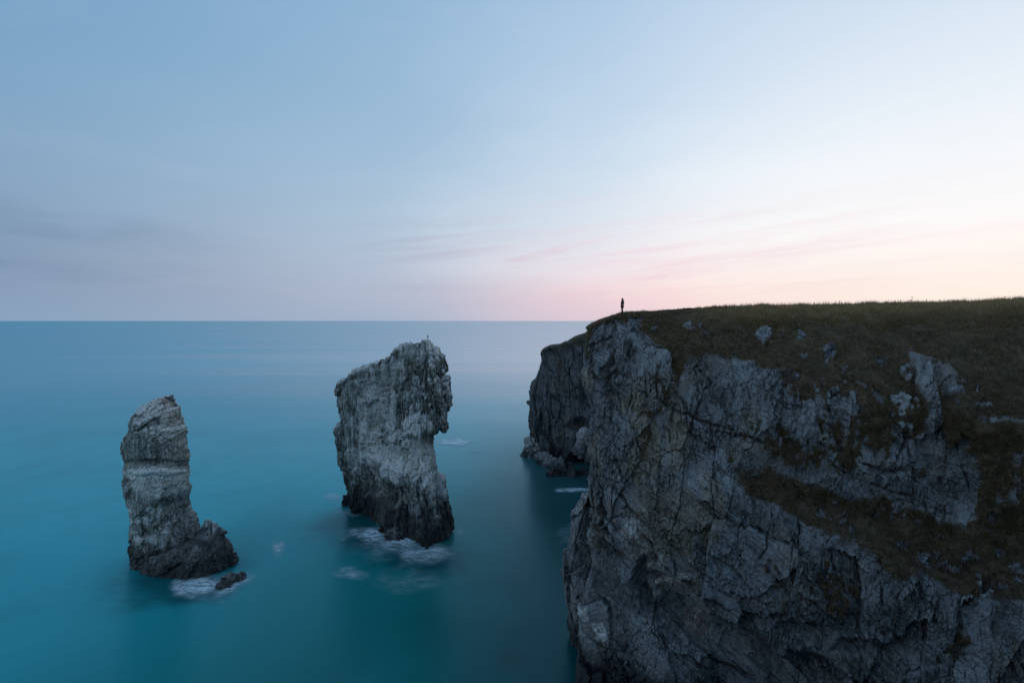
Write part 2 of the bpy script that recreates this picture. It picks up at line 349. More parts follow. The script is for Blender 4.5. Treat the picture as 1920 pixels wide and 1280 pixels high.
# ---- main cliff: control columns, each a profile from the plateau down under the water
SKY = [(1085, 628), (1100, 618), (1112, 610), (1125, 601), (1138, 597), (1150, 590), (1160, 587), (1180, 586), (1200, 584), (1230, 584), (1310, 580), (1340, 577), (1500, 574), (1640, 572), (1700, 572), (1800, 570), (1850, 567), (1920, 563), (2000, 560)]
xs_ = [1102, 1130, 1180, 1250, 1350, 1450, 1550, 1650, 1750, 1850, 1950]
crestD = [62, 61.5, 62, 63, 65, 65.5, 65, 64, 62.5, 60.5, 58]
bandD = [61.5, 61, 61, 61, 61, 60.5, 59.5, 58.5, 57, 55, 53]
rows = {  # row: (image rows, distances) for the columns above
 'band': ([640, 615, 603, 603, 600, 598, 597, 596, 595, 592, 590], bandD),
 'wtop': ([668, 645, 632, 668, 690, 700, 720, 740, 755, 775, 790], [60.2, 59.6, 58.8, 57.3, 55.5, 54, 52.5, 51, 49.5, 47.2, 45.5]),
 'w1': ([725, 710, 705, 735, 755, 770, 790, 805, 820, 840, 850], [59.2, 58.4, 57.5, 56, 54.2, 52.6, 51.2, 49.9, 48.6, 46.5, 45]),
 'w2': ([800, 790, 785, 795, 815, 835, 860, 880, 905, 925, 930], [59, 58, 56.9, 55.4, 53.6, 52, 50.7, 49.4, 48, 46.2, 44.6]),
 'foot': ([900, 870, 860, 850, 875, 905, 940, 970, 1000, 1010, 1010], [58.7, 57.4, 56.4, 54.9, 53, 51.7, 50.2, 48.8, 47.3, 45.3, 43.8]),
 'lip': ([950, 915, 905, 900, 925, 955, 1008, 1055, 1105, 1130, 1140], [58.3, 57, 55.8, 54.2, 51.8, 49.6, 47, 45.3, 43.5, 41.4, 39.8]),
 'lw': ([1010, 990, 985, 1000, 1040, 1075, 1120, 1165, 1215, 1240, 1250], [57.9, 56.7, 55.3, 53.2, 50.8, 48.8, 46.5, 44.8, 43, 41, 39.4]),
 'over': ([1080, 1060, 1040, 1095, 1142, 1180, 1230, 1275, 1325, 1350, 1360], [57.5, 56.3, 54.9, 52.6, 50.4, 48.5, 46.3, 44.5, 42.6, 40.6, 39]),
 'under': ([1150, 1130, 1110, 1140, 1185, 1225, 1275, 1325, 1375, 1400, 1410], [57.2, 56, 54.6, 53.9, 52.7, 51.0, 48.4, 45.6, 43, 40.8, 39.2]),
 'low': ([1220, 1210, 1195, 1205, 1245, 1285, 1335, 1390, 1450, 1480, 1490], [56.9, 55.6, 54, 52.4, 51.2, 49.6, 47.2, 44.6, 42.2, 40, 38.4]),
}
sx = np.array([p[0] for p in SKY]); sy = np.array([p[1] for p in SKY])
edge_x = {'band': 1100, 'wtop': 1096, 'w1': 1092, 'w2': 1106, 'foot': 1112, 'lip': 1114, 'lw': 1112, 'over': 1104, 'under': 1092, 'low': 1094}
cols = []
for i, x in enumerate(xs_):
    prof = []
    cy = float(np.interp(x, sx, sy)); c_ = at(x, cy, crestD[i])
    back = at(x+60 if i < 2 else x+20, 605, crestD[i]+(16 if i < 3 else 34)); back[2] = c_[2]-.6
    prof += [back, c_*np.array([1.04, 1.05, 1]), c_]
    for rn, (yy, dd) in rows.items():
        prof.append(at(edge_x[rn] if i == 0 else x, yy[i], dd[i]))
    lo = prof[-1]
    base = lo.copy(); base[1] -= .7; base[0] += .1 if i else -.1; base[2] = .4; prof.append(base)
    sub = base.copy(); sub[2] = -5; sub[1] -= .8; prof.append(sub)
    cols.append(prof)
zs_ref = [np.array(p)[:, 2] for p in cols]
def side_col(bx, by, nx, ny, ref, topz=None, depth=1.0, back=None, dz=0.0):
    """a column off to the side: base point, outward normal, heights borrowed from a neighbour"""
    ref = np.array(ref); out = []
    base = ref[-2][:2]; rel = np.linalg.norm(ref[:, :2]-base, axis=1)*depth
    for k in range(len(ref)):
        z = ref[k, 2]
        if topz is not None and z > 3: z = 3+(z-3)*(topz-3)/(ref[2, 2]-3)
        r = rel[k] if k < len(ref)-1 else -1.0
        out.append(np.array([bx-nx*r, by-ny*r, z]))
    if back is not None: out[0] = np.array(back, float)
    return out
c0, cN = cols[0], cols[-1]
left_cols = [side_col(30, 92, -.5, .85, c0, 40.5, .7, back=(60, 90, 40)), side_col(17.5, 80, -.75, .65, c0, 40.8, .5, back=(42, 84, 40.3)),
             side_col(11.8, 69.5, -.93, .36, c0, 40.2, .35, back=(32, 80, 40.5)), side_col(9.4, 62, -.99, .12, c0, 38.6, .28, back=(26, 76, 40.5))]
cN = np.array(cN); dn = np.array([-.72, -.69])
right_cols = [side_col(44.5, 29, -.82, -.57, cN, 43.2, .95, back=(95, 60, 42)), side_col(50, 14, -1, -.05, cN, 42.5, .8, back=(100, 12, 42)),
              side_col(40, -2, -.75, .66, cN, 41.0, .6, back=(80, -50, 41)), side_col(20, -1, -.1, .99, cN, 39.2, .22, back=(25, -70, 40)),
              side_col(0, 4.6, 0, 1, cN, 38.3, .21, back=(0, -70, 39.5)), side_col(-30, 2, -.2, .98, cN, 38.5, .3, back=(-40, -70, 40)),
              side_col(-75, -25, -.5, .87, cN, 39, .5, back=(-90, -90, 40))]
C = np.array([np.array(p) for p in left_cols+[list(x) for x in cols]+right_cols])      # (ncol, nrow, 3)
ncol_seg = [30, 60, 110, 110, 70, 75, 90, 105, 125, 125, 125, 125, 125, 125, 90, 50, 24, 20, 16, 14, 12]
ncol_seg = [n if k > 13 or k < 4 else int(n*1.15) for k, n in enumerate(ncol_seg)]
C = C[:len(ncol_seg)+1]
nrow_seg = [8, 20, 55, 100, 95, 120, 120, 70, 100, 80, 60, 60, 70, 20]
assert C.shape[1] == len(nrow_seg)+1, C.shape
tc_, tr_ = seg_params(ncol_seg), seg_params(nrow_seg)
G = cr(C, tc_)                       # dense columns
G = cr(np.swapaxes(G, 0, 1), tr_)    # (rows, cols, 3)
shape = G.shape[:2]
# the grassland inland of the cliff, falling gently away
ci = np.where((tc_ > 8.2) & (tc_ < 15.6))[0][::12]; B0 = G[0, ci]; out_ = B0[:, :2]/np.linalg.norm(B0[:, :2], axis=1, keepdims=True)
PL = np.stack([np.column_stack([B0[:, 0]+out_[:, 0]*q, B0[:, 1]+out_[:, 1]*q, B0[:, 2]-.03-dz]) for q, dz in ((-2, .25), (0, .02), (12, .4), (40, 1.2), (90, 2.4), (180, 3.5), (320, 6))])
zz_ = np.zeros(PL.shape[0]*PL.shape[1])
plateau = make_mesh('grassland', PL.reshape(-1, 3), grid_faces(*PL.shape[:2]), M_CLIFF, attrs=dict(grass=zz_+1, crack=zz_, block=zz_+.5, guano=zz_, lichen=zz_, wet=zz_, ochre=zz_, pink=zz_, crest=zz_), smooth=True)
tag(plateau, kind='structure')
N = grid_normals(G)
if N[shape[0]//2, shape[1]//2, 1] > 0: N = -N
P = G.reshape(-1, 3); Nn = N.reshape(-1, 3); px, py = project(P)
rowt = np.repeat(tr_, shape[1]); colt = np.tile(tc_, shape[0])
vis = sst(colt, 3.6, 4.0)*sst(colt, 14.6, 14.2)
# where heath and grass grow
wv = fbm(P/3.2, 4, 40); wv2 = fbm(P/1.1, 3, 44)
pxw = px+wv*26+wv2*12; pyw = py+fbm(P/3.0+50, 4, 42)*20+wv2*9
top_edge = [(1120, 606), (1165, 604), (1195, 612), (1225, 650), (1250, 668), (1268, 720), (1276, 700), (1282, 665), (1320, 662), (1400, 672), (1440, 690), (1478, 690), (1500, 700), (1540, 760), (1570, 700), (1600, 740), (1650, 728), (1690, 740), (1705, 700), (1712, 672), (1735, 680), (1790, 700), (1830, 760), (1860, 770), (1990, 775), (1990, 540), (1110, 540)]
g = polymask(pxw, pyw, top_edge, 9)
ledge = [(1385, 885), (1440, 880), (1500, 905), (1580, 925), (1660, 930), (1720, 960), (1750, 990), (1830, 980), (1835, 900), (1820, 800), (1850, 780), (1990, 780), (1990, 1130), (1880, 1110), (1800, 1110), (1720, 1090), (1670, 1075), (1640, 1040), (1560, 1012), (1500, 965), (1430, 930)]
g = np.maximum(g, polymask(pxw, pyw, ledge, 20))
patch = fbm(P @ rotm('Y', -10).T*np.array([.62, .62, .20]), 5, 48, .62)+.35*fbm(P/.5, 3, 49)
zone = polymask(pxw, pyw, [(1450, 690), (1860, 690), (1850, 800), (1830, 900), (1700, 905), (1500, 880), (1380, 850), (1400, 790), (1470, 780)], 34)
g = np.maximum(g, zone*sst(patch+.55*sst(pyw, 900, 700)-.20, -.22, .26))
g = np.maximum(g, .9*sst(patch, .30, .46)*polymask(pxw, pyw, [(1350, 1040), (1560, 1030), (1920, 1130), (1920, 1290), (1560, 1220), (1330, 1130)], 30))
g = np.maximum(g, .8*sst(patch, .36, .5)*polymask(pxw, pyw, [(1150, 640), (1500, 820), (1480, 880), (1200, 860)], 30))
g = g*(1-.95*sst(fbm(P*np.array([.9, .9, .5]), 5, 52, .7)+.15*sst(py, 850, 1000), .22, .46)*polymask(pxw, pyw, [(1340, 640), (1700, 690), (1990, 740), (1990, 1130), (1700, 1080), (1400, 880)], 20))
# bare rock showing through the turf
for (x, y, rx, ry) in [(1436, 637, 14, 15), (1490, 625, 9, 10), (1545, 655, 7, 14), (1556, 665, 12, 18), (1650, 672, 9, 8), (1520, 757, 12, 17), (1585, 765, 11, 40), (1553, 745, 8, 22), (1612, 715, 6, 9), (1640, 735, 13, 12), (1673, 735, 11, 13), (1190, 606, 10, 10), (1765, 715, 14, 25), (1300, 622, 6, 8), (1320, 618, 5, 8), (1700, 700, 5, 6), (1838, 722, 4, 8), (1235, 620, 7, 7), (1492, 697, 5, 6)]:
    g = g*(1-sst(1.3-np.hypot((pxw-x)/rx, (pyw-y)/ry), 0, .4))
prow = np.zeros(len(P))
for (poly) in [[(1712, 674), (1745, 690), (1765, 760), (1772, 820), (1775, 865), (1748, 850), (1735, 760), (1714, 720)], [(1758, 695), (1785, 700), (1798, 735), (1780, 745), (1768, 730)]]:
    pm_ = polymask(px+7*wv2+5*wv, py+7*wv2, poly, 5); g = g*(1-pm_); prow = np.maximum(prow, pm_)
g = np.where(colt > 14.02, np.maximum(g*(colt < 15), sst(rowt+.5*wv, 5.0, 4.3)), g)
g = np.where(colt < 3.9, sst(rowt, 4.4, 3.8), g)
flat = Nn[:, 2]
g = np.clip(np.where(rowt < 2.6, 1, g), 0, 1)
# displacement
rotA = rotm('Y', -14) @ rotm('X', 6); rotB = rotm('Y', 38)
lowleft = polymask(px, py, [(1080, 880), (1300, 900), (1480, 1010), (1700, 1180), (1700, 1400), (1000, 1400), (1060, 900)], 60)
mid_r = shape[0]//2
ucol = np.concatenate([[0], np.cumsum(np.linalg.norm(np.diff(G[mid_r], axis=0)[:, :2], axis=1))])
U = np.stack([np.tile(ucol, shape[0]), P[:, 2]], 1)
d1, e1, i1 = facets2(U, (3.0, 6.5), 3, .75, -13)
d2, e2, i2 = facets2(U, (1.15, 2.6), 5, .7, -10)
d2b, e2b, i2b = facets2(U, (4.2, 1.0), 6, .9, -36)
d2 = d2*(1-lowleft)+d2b*lowleft; e2 = np.where(lowleft > .5, e2b, e2); i2 = np.where(lowleft > .5, i2b, i2)
d3, e3, i3 = facets2(U, (.42, .75), 8, .9, -14, .2)
d4, e4, i4 = facets2(U, (.19, .30), 9, 1.0, -20, .2)
rockf = 1-g
brk = sst(fbm(P/4.0, 3, 77), -.2, .3)       # massive faces here, shattered ones there
dr = .95*d1+(.20+.45*brk)*d2+(.06+.22*brk)*d3+(.02+.10*brk)*d4+.08*fbm(P/1.1, 5, 20, .62)+.7*fbm(P/6, 3, 21)
crn = sst(fbm(P/1.7, 3, 78), -.35, .15)
dr -= .22*sst(e1, .03, 0)*crn+.16*sst(e2, .05, 0)*(.2+.8*brk)*crn+.06*sst(e3, .08, 0)*brk
vert_cr = fbm(P*np.array([.9, .9, .16]), 4, 25, .6, ridged=True)
dr -= .30*sst(vert_cr, .45, .70)*(1-lowleft)*crn
dg = .7*fbm(P/3.5, 3, 30)+.6*np.abs(fbm(P/1.2, 3, 31))+.26*fbm(P/.45, 3, 32)
crestf = sst(rowt, 3.5, 2.6)*(.12+.88*sst(px+20*wv, 1270, 1400))
d = dr*rockf+(dg*(1-.75*crestf)-.12)*g
d *= np.where(rowt < 2.2, .25, 1)
d = d*sst(colt, -.1, .3)
# the cave under the overhang and the tall clefts at the left
def dip(x, y, rx, ry, amt): return -amt*sst(1.25-np.hypot((pxw-x)/rx, (pyw-y)/ry), 0, .7)
d = d+dip(1216, 1110, 20, 60, 1.7)+dip(1140, 700, 9, 50, 1.0)+dip(1390, 1262, 60, 24, 1.5)+dip(1640, 1215, 60, 18, 1.3)+dip(1500, 1190, 60, 16, 1.2)+dip(1122, 985, 6, 55, 2.6)+dip(1420, 1170, 70, 10, .8)
# the main crevices, as they run across the face
def crevices(lines, w0):
    out = np.zeros(len(P)); jx = px+7*fbm(P/1.2, 4, 91, .65)+14*fbm(P/5, 2, 93); jy = py+7*fbm(P/1.2, 4, 92, .65)+14*fbm(P/5, 2, 94); brk_ = sst(fbm(P/1.6, 4, 95), -.35, .25)
    for ln in lines:
        L = np.array(ln[0], float); wd = w0*ln[1]
        sel = np.where((px > L[:, 0].min()-15) & (px < L[:, 0].max()+15) & (py > L[:, 1].min()-15) & (py < L[:, 1].max()+15))[0]
        dd = np.full(len(sel), 1e9)
        for (x0, y0), (x1, y1) in zip(L[:-1], L[1:]):
            ex, ey = x1-x0, y1-y0; wx, wy = jx[sel]-x0, jy[sel]-y0; tt = np.clip((wx*ex+wy*ey)/(ex*ex+ey*ey), 0, 1)
            dd = np.minimum(dd, np.hypot(wx-ex*tt, wy-ey*tt))
        out[sel] = np.maximum(out[sel], min(1, ln[1])*sst(dd, wd*(.35+.9*brk_[sel]), 0)*(.25+.75*brk_[sel]))
    return out
crev = crevices([([(1150, 650), (1146, 690), (1128, 700), (1118, 688)], 1), ([(1165, 720), (1190, 730), (1200, 738), (1262, 772), (1330, 798), (1400, 812), (1480, 850)], 1),
    ([(1198, 735), (1196, 700), (1180, 668), (1186, 640)], .9), ([(1185, 685), (1170, 672)], .7), ([(1150, 745), (1158, 800), (1152, 850), (1160, 880)], .7), ([(1240, 720), (1215, 700)], .5),
    ([(1272, 725), (1278, 700), (1270, 680)], .9), ([(1312, 690), (1316, 740), (1308, 790)], .8), ([(1405, 690), (1403, 760), (1412, 800)], .7), ([(1176, 850), (1190, 800), (1205, 775)], .6),
    ([(1150, 880), (1175, 960), (1210, 1010), (1240, 1060), (1262, 1082), (1290, 1080)], 1.2), ([(1240, 1000), (1262, 1030), (1286, 1060)], .8), ([(1285, 1090), (1330, 1125), (1400, 1160), (1470, 1190), (1560, 1238)], 1.5),
    ([(1262, 1150), (1300, 1200), (1345, 1245), (1400, 1275)], 1.2), ([(1440, 930), (1436, 990), (1428, 1050)], .7), ([(1490, 985), (1480, 1040), (1490, 1100)], .6), ([(1560, 1020), (1570, 1090), (1560, 1150)], .8),
    ([(1600, 1040), (1602, 1100), (1625, 1160)], .8), ([(1655, 1090), (1660, 1150), (1640, 1190)], .7), ([(1570, 835), (1600, 860), (1690, 880)], 1), ([(1690, 790), (1700, 860), (1720, 930), (1750, 985)], .9),
    ([(1790, 760), (1800, 860), (1815, 930)], .8), ([(1560, 870), (1650, 905), (1700, 930)], 1), ([(1340, 870), (1345, 950), (1310, 1010)], .6), ([(1222, 870), (1230, 930), (1226, 990)], .5)], 5.5)
d = d-.6*crev*(1-g)+.45*prow
# the smooth slab that faces the sea under the overhang
slab = polymask(px, py, [(1232, 1070), (1285, 1095), (1330, 1150), (1420, 1185), (1480, 1230), (1480, 1300), (1400, 1260), (1310, 1210), (1250, 1150)], 7)
d = d*(1-.7*slab)+slab*(-.5+.2*d2+.35*fbm(P/2.5, 4, 96))
P2 = P+Nn*d[:, None]
P2 += Nn*(rockf*.04*fbm(P2/.22, 3, 60))[:, None]
crack = np.maximum.reduce([sst(e1, .022, 0)*crn, .9*sst(e2, .035, 0)*(.25+.75*brk)*crn, .8*sst(e3, .08, 0)*brk, .35*sst(e4, .10, 0)*brk])*rockf*(1-slab)
crack = np.maximum(crack, .55*crev*crev*(1-g))
px2, py2 = project(P2)
och = np.maximum.reduce([sst(1.4-np.hypot((pxw-x)/rx, (pyw-y)/ry), 0, .8)*a_ for (x, y, rx, ry, a_) in [(1105, 715, 13, 26, 1), (1190, 770, 20, 45, .8), (1150, 745, 18, 14, .5), (1275, 830, 34, 70, .7), (1210, 860, 32, 70, .65), (1240, 980, 80, 90, .6), (1330, 960, 34, 80, .6), (1120, 850, 14, 60, .5), (1400, 840, 60, 18, .4)]])
pink = np.maximum.reduce([sst(1.4-np.hypot((pxw-x)/rx, (pyw-y)/ry), 0, .8)*a_ for (x, y, rx, ry, a_) in [(1145, 950, 9, 24, .8), (1312, 1165, 22, 32, 1), (1250, 1090, 24, 20, .5), (1165, 1000, 18, 20, .35), (1395, 1240, 24, 20, .35), (1260, 880, 30, 14, .3)]])
gu = np.maximum.reduce([sst(1.4-np.hypot((pxw-x)/rx, (pyw-y)/ry), 0, .8)*a_ for (x, y, rx, ry, a_) in [(1180, 1000, 14, 24, .5), (1260, 1088, 26, 9, .6), (1312, 1160, 3, 20, .7), (1125, 1190, 5, 22, .8), (1105, 1150, 5, 14, .7), (1205, 1170, 22, 30, .25), (1245, 1045, 4, 16, .6)]])
wet = sst(P2[:, 2]+1.6*fbm(P/1.5, 3, 90), 5.5, 2.0)
cliff = make_mesh('cliff', P2, grid_faces(*shape), M_CLIFF, attrs=dict(grass=g, crack=crack, block=np.mod(.55*i1+.45*i2, 1), guano=gu, lichen=0*g, wet=wet, ochre=och, pink=pink, crest=crestf))
tag(cliff, kind='structure')
CL = dict(P=P2, N=grid_normals(P2.reshape(shape+(3,))).reshape(-1, 3), g=g, crest=crestf, rowt=rowt, colt=colt, px=px2, py=py2, shape=shape)
if CL['N'][len(P2)//2, 1] > 0: CL['N'] = -CL['N']

# ---- far headland
hx_ = [992, 1012, 1040, 1070, 1100, 1135]
hrow = [  # (x override for the edge column, rows, distances)
 (1040, [648, 646, 645, 636, 622, 612], [158, 157, 152, 149, 146, 143]),
 (1014, [694, 672, 668, 662, 650, 640], [156, 153, 149, 146, 143, 140]),
 (996, [716, 705, 712, 712, 705, 700], [154, 151, 147, 146, 143, 138]),
 (991, [745, 750, 755, 758, 760, 760], [153, 149, 146, 145, 143, 138]),
 (996, [785, 792, 800, 806, 810, 810], [152.5, 149, 145.5, 143, 141, 137]),
 (1001, [825, 832, 840, 848, 852, 850], [152, 149, 145, 142, 140.5, 136]),
]
hc = []
for i, x in enumerate(hx_):
    prof = []
    top = at(hrow[0][0] if i == 0 else max(x, 1040), hrow[0][1][i], hrow[0][2][i])
    bk = top+np.array([40, 30, -1.0]) if i > 1 else top+np.array([45, 25, -.8]); prof += [bk, top]
    for (ex, yy, dd) in hrow[1:]: prof.append(at(ex if i == 0 else x, yy[i], dd[i]))
    b = prof[-1].copy(); b[2] = .3; b[1] -= 1; prof.append(b); b = b.copy(); b[2] = -5; prof.append(b)
    hc.append(prof)
h0 = np.array(hc[0]); hN = np.array(hc[-1])
wr = []
for (dx, dy) in [(70, 60), (25, 38), (5, 14)]:
    q = h0.copy(); q[1:, 0] += dx; q[1:, 1] += dy; q[0] = h0[0]+np.array([dx*.4+30, dy*.3, 0]); wr.append(q)
rr = []
for (dx, dy) in [(9, -5), (28, 2), (70, 8)]:
    q = hN.copy(); q[:, 0] += dx; q[:, 1] += dy; rr.append(q)
HC = np.array(wr+[np.array(p) for p in hc]+rr)
tcH, trH = seg_params([20, 50, 80, 55, 75, 85, 85, 90, 60, 30, 20]), seg_params([16, 60, 60, 55, 60, 65, 55, 20])
G = cr(np.swapaxes(cr(HC, tcH), 0, 1), trH); shp = G.shape[:2]
N = grid_normals(G)
if N[shp[0]//2, shp[1]//2, 1] > 0: N = -N
P = G.reshape(-1, 3); Nn = N.reshape(-1, 3); px, py = project(P)
rowh = np.repeat(trH, shp[1])
ucol = np.concatenate([[0], np.cumsum(np.linalg.norm(np.diff(G[shp[0]//2], axis=0)[:, :2], axis=1))])
U = np.stack([np.tile(ucol, shp[0]), P[:, 2]], 1)
d1, e1, i1 = facets2(U, (5, 15), 103, .9, 4); d2, e2, i2 = facets2(U, (1.8, 6.5), 105, .8, 4); d3, e3, i3 = facets2(U, (.8, 1.4), 108, .9)
g = np.clip(sst(rowh+fbm(P/5, 4, 111)*.8, 2.1, 1.5), 0, 1)
ledg = fbm(P*np.array([.04, .04, .22]), 3, 113)
d = (1.7*d1+.75*d2+.25*d3+.3*fbm(P/2.5, 4, 120)+1.0*ledg-.25*sst(e1, .04, 0)-.2*sst(e2, .06, 0)+.5*fbm(P*np.array([.5, .5, .1]), 4, 114, ridged=True))*(1-.7*g)
pw = px+6*fbm(P/4, 3, 130); qw = py+5*fbm(P/4, 3, 131)
for (x, y, rx, ry, am) in [(1088, 872, 24, 26, 7), (1100, 735, 12, 36, 2.5), (1013, 800, 3, 26, 2), (1085, 800, 22, 14, 2.5)]:
    d = d-am*sst(1.25-np.hypot((pw-x)/rx, (qw-y)/ry), 0, .7)
P2 = P+Nn*(d-.5)[:, None]
guh = .8*sst(qw, 826, 836)*sst(pw, 1018, 1008)*sst(N.reshape(-1, 3)[:, 2]+1, .2, .6)
wet = sst(P2[:, 2]+2.5*fbm(P/2.5, 3, 140), 7.5, 2.5)
headland = make_mesh('headland', P2, grid_faces(*shp), M_HEAD, attrs=dict(grass=g*.6, crack=.7*np.maximum(sst(e1, .014, 0), .8*sst(e2, .02, 0))*(1-g)*sst(fbm(P/4, 3, 115), -.2, .2), block=np.mod(.5*i1+.5*i2, 1), guano=guh*0, lichen=0*g, wet=wet, ochre=0*g, pink=0*g, crest=0*g))
tag(headland, kind='structure')

# ------------------------------------------------------------------ free-standing rock columns
def rock_column(name, left, right, DL, DR, bf, bb, res, seed, rot=(0, 0), sq=2.8, zbot=-3.0, relief=(1.2, .5, .18), cell=(5, 2, .8), vstretch=2.2, guano=None, parent=None, bumps=(), cap=.16, lichen=0, wetz=(4, 1.5), gamt=1.0, flute=.5, mat=None, axis_z=None):
    """left / right: outline points (x, y) of the photo from the peak down; DL / DR: their distances;
    bf / bb: half thickness towards and away from the viewer, as functions of the height fraction"""
    def conv(pts, D):
        A = np.array([at(x, y, np.interp(y, D[0], D[1])) for x, y in pts])
        z = np.minimum.accumulate(A[:, 2]-np.arange(len(A))*1e-3)
        return A, z
    A, zA = conv(left, DL); B, zB = conv(right, DR)
    ztop = max(zA[0], zB[0]); zA[0] = zB[0] = ztop
    nr = int((ztop-zbot)/res)
    # rings: closer together near the top where the outline is flat
    s = np.linspace(0, 1, nr); zz = ztop-(ztop-zbot)*(s**1.25)
    il = lambda z, zs, v: np.interp(z, zs[::-1], v[::-1])
    XL, YL = il(zz, zA, A[:, 0]), il(zz, zA, A[:, 1]); XR, YR = il(zz, zB, B[:, 0]), il(zz, zB, B[:, 1])
    sm = lambda v: np.convolve(np.pad(v, 2, 'edge'), np.ones(5)/5, 'valid')
    XL, YL, XR, YR = map(sm, (XL, YL, XR, YR))
    XL[0] = XR[0] = (XL[0]+XR[0])/2; YL[0] = YR[0] = (YL[0]+YR[0])/2
    hfrac = (zz-zbot)/(ztop-zbot)
    tl, tr2 = XL/YL, XR/YR; wf = np.clip((XR-XL)/(XR-XL).max(), 0, 1); Ym = (YL+YR)/2
    YL, YR = Ym+(YL-Ym)*wf, Ym+(YR-Ym)*wf; XL, XR = tl*YL, tr2*YR
    capr = np.clip(((ztop-zz)/(ztop*cap))**.5, 0.02, 1)
    bF = np.array([bf(h_) for h_ in hfrac])*capr; bB = np.array([bb(h_) for h_ in hfrac])*capr
    capw = np.clip(np.hypot(XR-XL, (YR-YL)*.3)*.55+.05, 0, None); bF = np.minimum(bF, capw); bB = np.minimum(bB, capw)
    per = 2*((XR-XL).max()+bF.max()+bB.max()); nc = int(per/res)
    th = np.linspace(0, 2*np.pi, nc, endpoint=False)
    ca = np.sign(np.cos(th))*np.abs(np.cos(th))**(2/sq); sa = np.sign(np.sin(th))*np.abs(np.sin(th))**(2/sq)
    xl, yl, xr, yr = XL.copy(), YL.copy(), XR.copy(), YR.copy()
    for it in range(6):
        cx, cy = (xl+xr)/2, (yl+yr)/2; ax, ay = (xr-xl)/2, (yr-yl)/2
        ln = np.hypot(ax, ay)+1e-6; nx, ny = ay/ln, -ax/ln           # points to the viewer
        bs_ = np.where(sa[None, :] > 0, bF[:, None], bB[:, None])
        X = cx[:, None]+ax[:, None]*ca+nx[:, None]*bs_*sa; Y = cy[:, None]+ay[:, None]*ca+ny[:, None]*bs_*sa
        q = X/Y; el = q.min(1)-tl; er = q.max(1)-tr2
        if it < 5: xl -= el*cy*.9; xr -= er*cy*.9; xr = np.maximum(xr, xl+.05)
    G = np.stack([X, Y, np.repeat(zz[:, None], nc, 1)], 2)
    N = grid_normals(G, True)
    cen = G.mean(1, keepdims=True)
    if ((G-cen)*N).sum() < 0: N = -N
    N[:2] = (0, 0, 1)
    P = G.reshape(-1, 3); Nn = N.reshape(-1, 3)
    px, py = project(P)
    R = rotm('Y', rot[0]) @ rotm('X', rot[1])
    ex_, ey_ = XR[nr//2]-XL[nr//2], YR[nr//2]-YL[nr//2]; l_ = math.hypot(ex_, ey_); ex_, ey_ = ex_/l_, ey_/l_
    cx_, cy_ = (XR[nr//2]+XL[nr//2])/2, (YR[nr//2]+YL[nr//2])/2
    s_ = (P[:, 0]-cx_)*ex_+(P[:, 1]-cy_)*ey_; t_ = (P[:, 0]-cx_)*ey_-(P[:, 1]-cy_)*ex_
    U = np.stack([s_-.8*t_*np.clip(s_/(l_*.5), -1, 1), P[:, 2]], 1)
    d1, e1, i1 = facets2(U, (cell[0], cell[0]*vstretch), seed, .9, rot[0])
    d2, e2, i2 = facets2(U, (cell[1], cell[1]*vstretch), seed+1, .8, rot[0])
    d3, e3, i3 = facets2(U, (cell[2], cell[2]*vstretch*.7), seed+2, .8, rot[0]*1.5, .2)
    fl = fbm(P @ R.T*np.array([.8, .8, .08])*(2.2/cell[1]), 4, seed+5, .6, ridged=True)
    d = relief[0]*d1+relief[1]*d2+relief[2]*d3-.3*relief[1]*sst(e1, .04, 0)-.4*relief[1]*sst(e2, .05, 0)+flute*(.5*fl)+relief[2]*.6*fbm(P/(cell[2]*1.6), 4, seed+9, .6)
    d = d-.45*relief[0]
    pw = px+5*fbm(P/3, 3, seed+30); qw = py+5*fbm(P/3, 3, seed+31)
    front = sst(-Nn[:, 1], -.2, .4)
    for (x, y, rx, ry, am) in bumps:
        d = d+am*sst(1.25-np.hypot((pw-x)/rx, (qw-y)/ry), 0, .8)*front
    dg_ = d.reshape(nr, nc); dg_ = (dg_*2+np.roll(dg_, 1, 0)+np.roll(dg_, -1, 0)+np.roll(dg_, 1, 1)+np.roll(dg_, -1, 1))/6; dg_[0] = dg_[1]; d = dg_.ravel()
    fade = np.repeat(np.clip(np.arange(nr)/(10 if cap < .5 else nr*.3), 0, 1)*.85+.15, nc)
    P2 = P+Nn*(d*fade)[:, None]
    # second pass: normals of the broken surface decide where birds sit
    N2 = grid_normals(P2.reshape(nr, nc, 3), True)
    if (N2*N).sum() < 0: N2 = -N2
    k = max(1, int(.5/res))
    N2s = N2.copy()
    for sh in range(1, k+1): N2s += np.roll(N2, sh, 0)+np.roll(N2, -sh, 0)+np.roll(N2, sh, 1)+np.roll(N2, -sh, 1)
    N2s /= np.linalg.norm(N2s, axis=2, keepdims=True)+1e-9
    up = N2s.reshape(-1, 3)[:, 2]
    gz = sst(up, .12, .55)
    gm = guano(pw, qw, P2, up) if guano else 0*gz
    gm = np.clip(gm, 0, 1)
    wet = sst(P2[:, 2]+1.8*fbm(P/2.2, 3, seed+44), wetz[0], wetz[1])
    gm = gm*(1-.8*wet)
    faces = grid_faces(nr, nc, True)
    attrs = dict(grass=0*gm, crack=np.maximum(.9*sst(e1, .03, 0), .8*sst(e2, .045, 0)), block=np.mod(.5*i1+.5*i2, 1), guano=gm, lichen=lichen*sst(up, -.3, .3)*sst(fbm(P/4, 3, seed+50), -.1, .4), wet=wet, ochre=0*gm, pink=0*gm, crest=0*gm)
    o = make_mesh(name, P2, faces, mat or M_STACK, parent, attrs)
    return o, P2, up, nc

def ell(pw, qw, L): return np.maximum.reduce([a_*sst(1.35-np.hypot((pw-x)/rx, (qw-y)/ry), 0, .7) for (x, y, rx, ry, a_) in L])
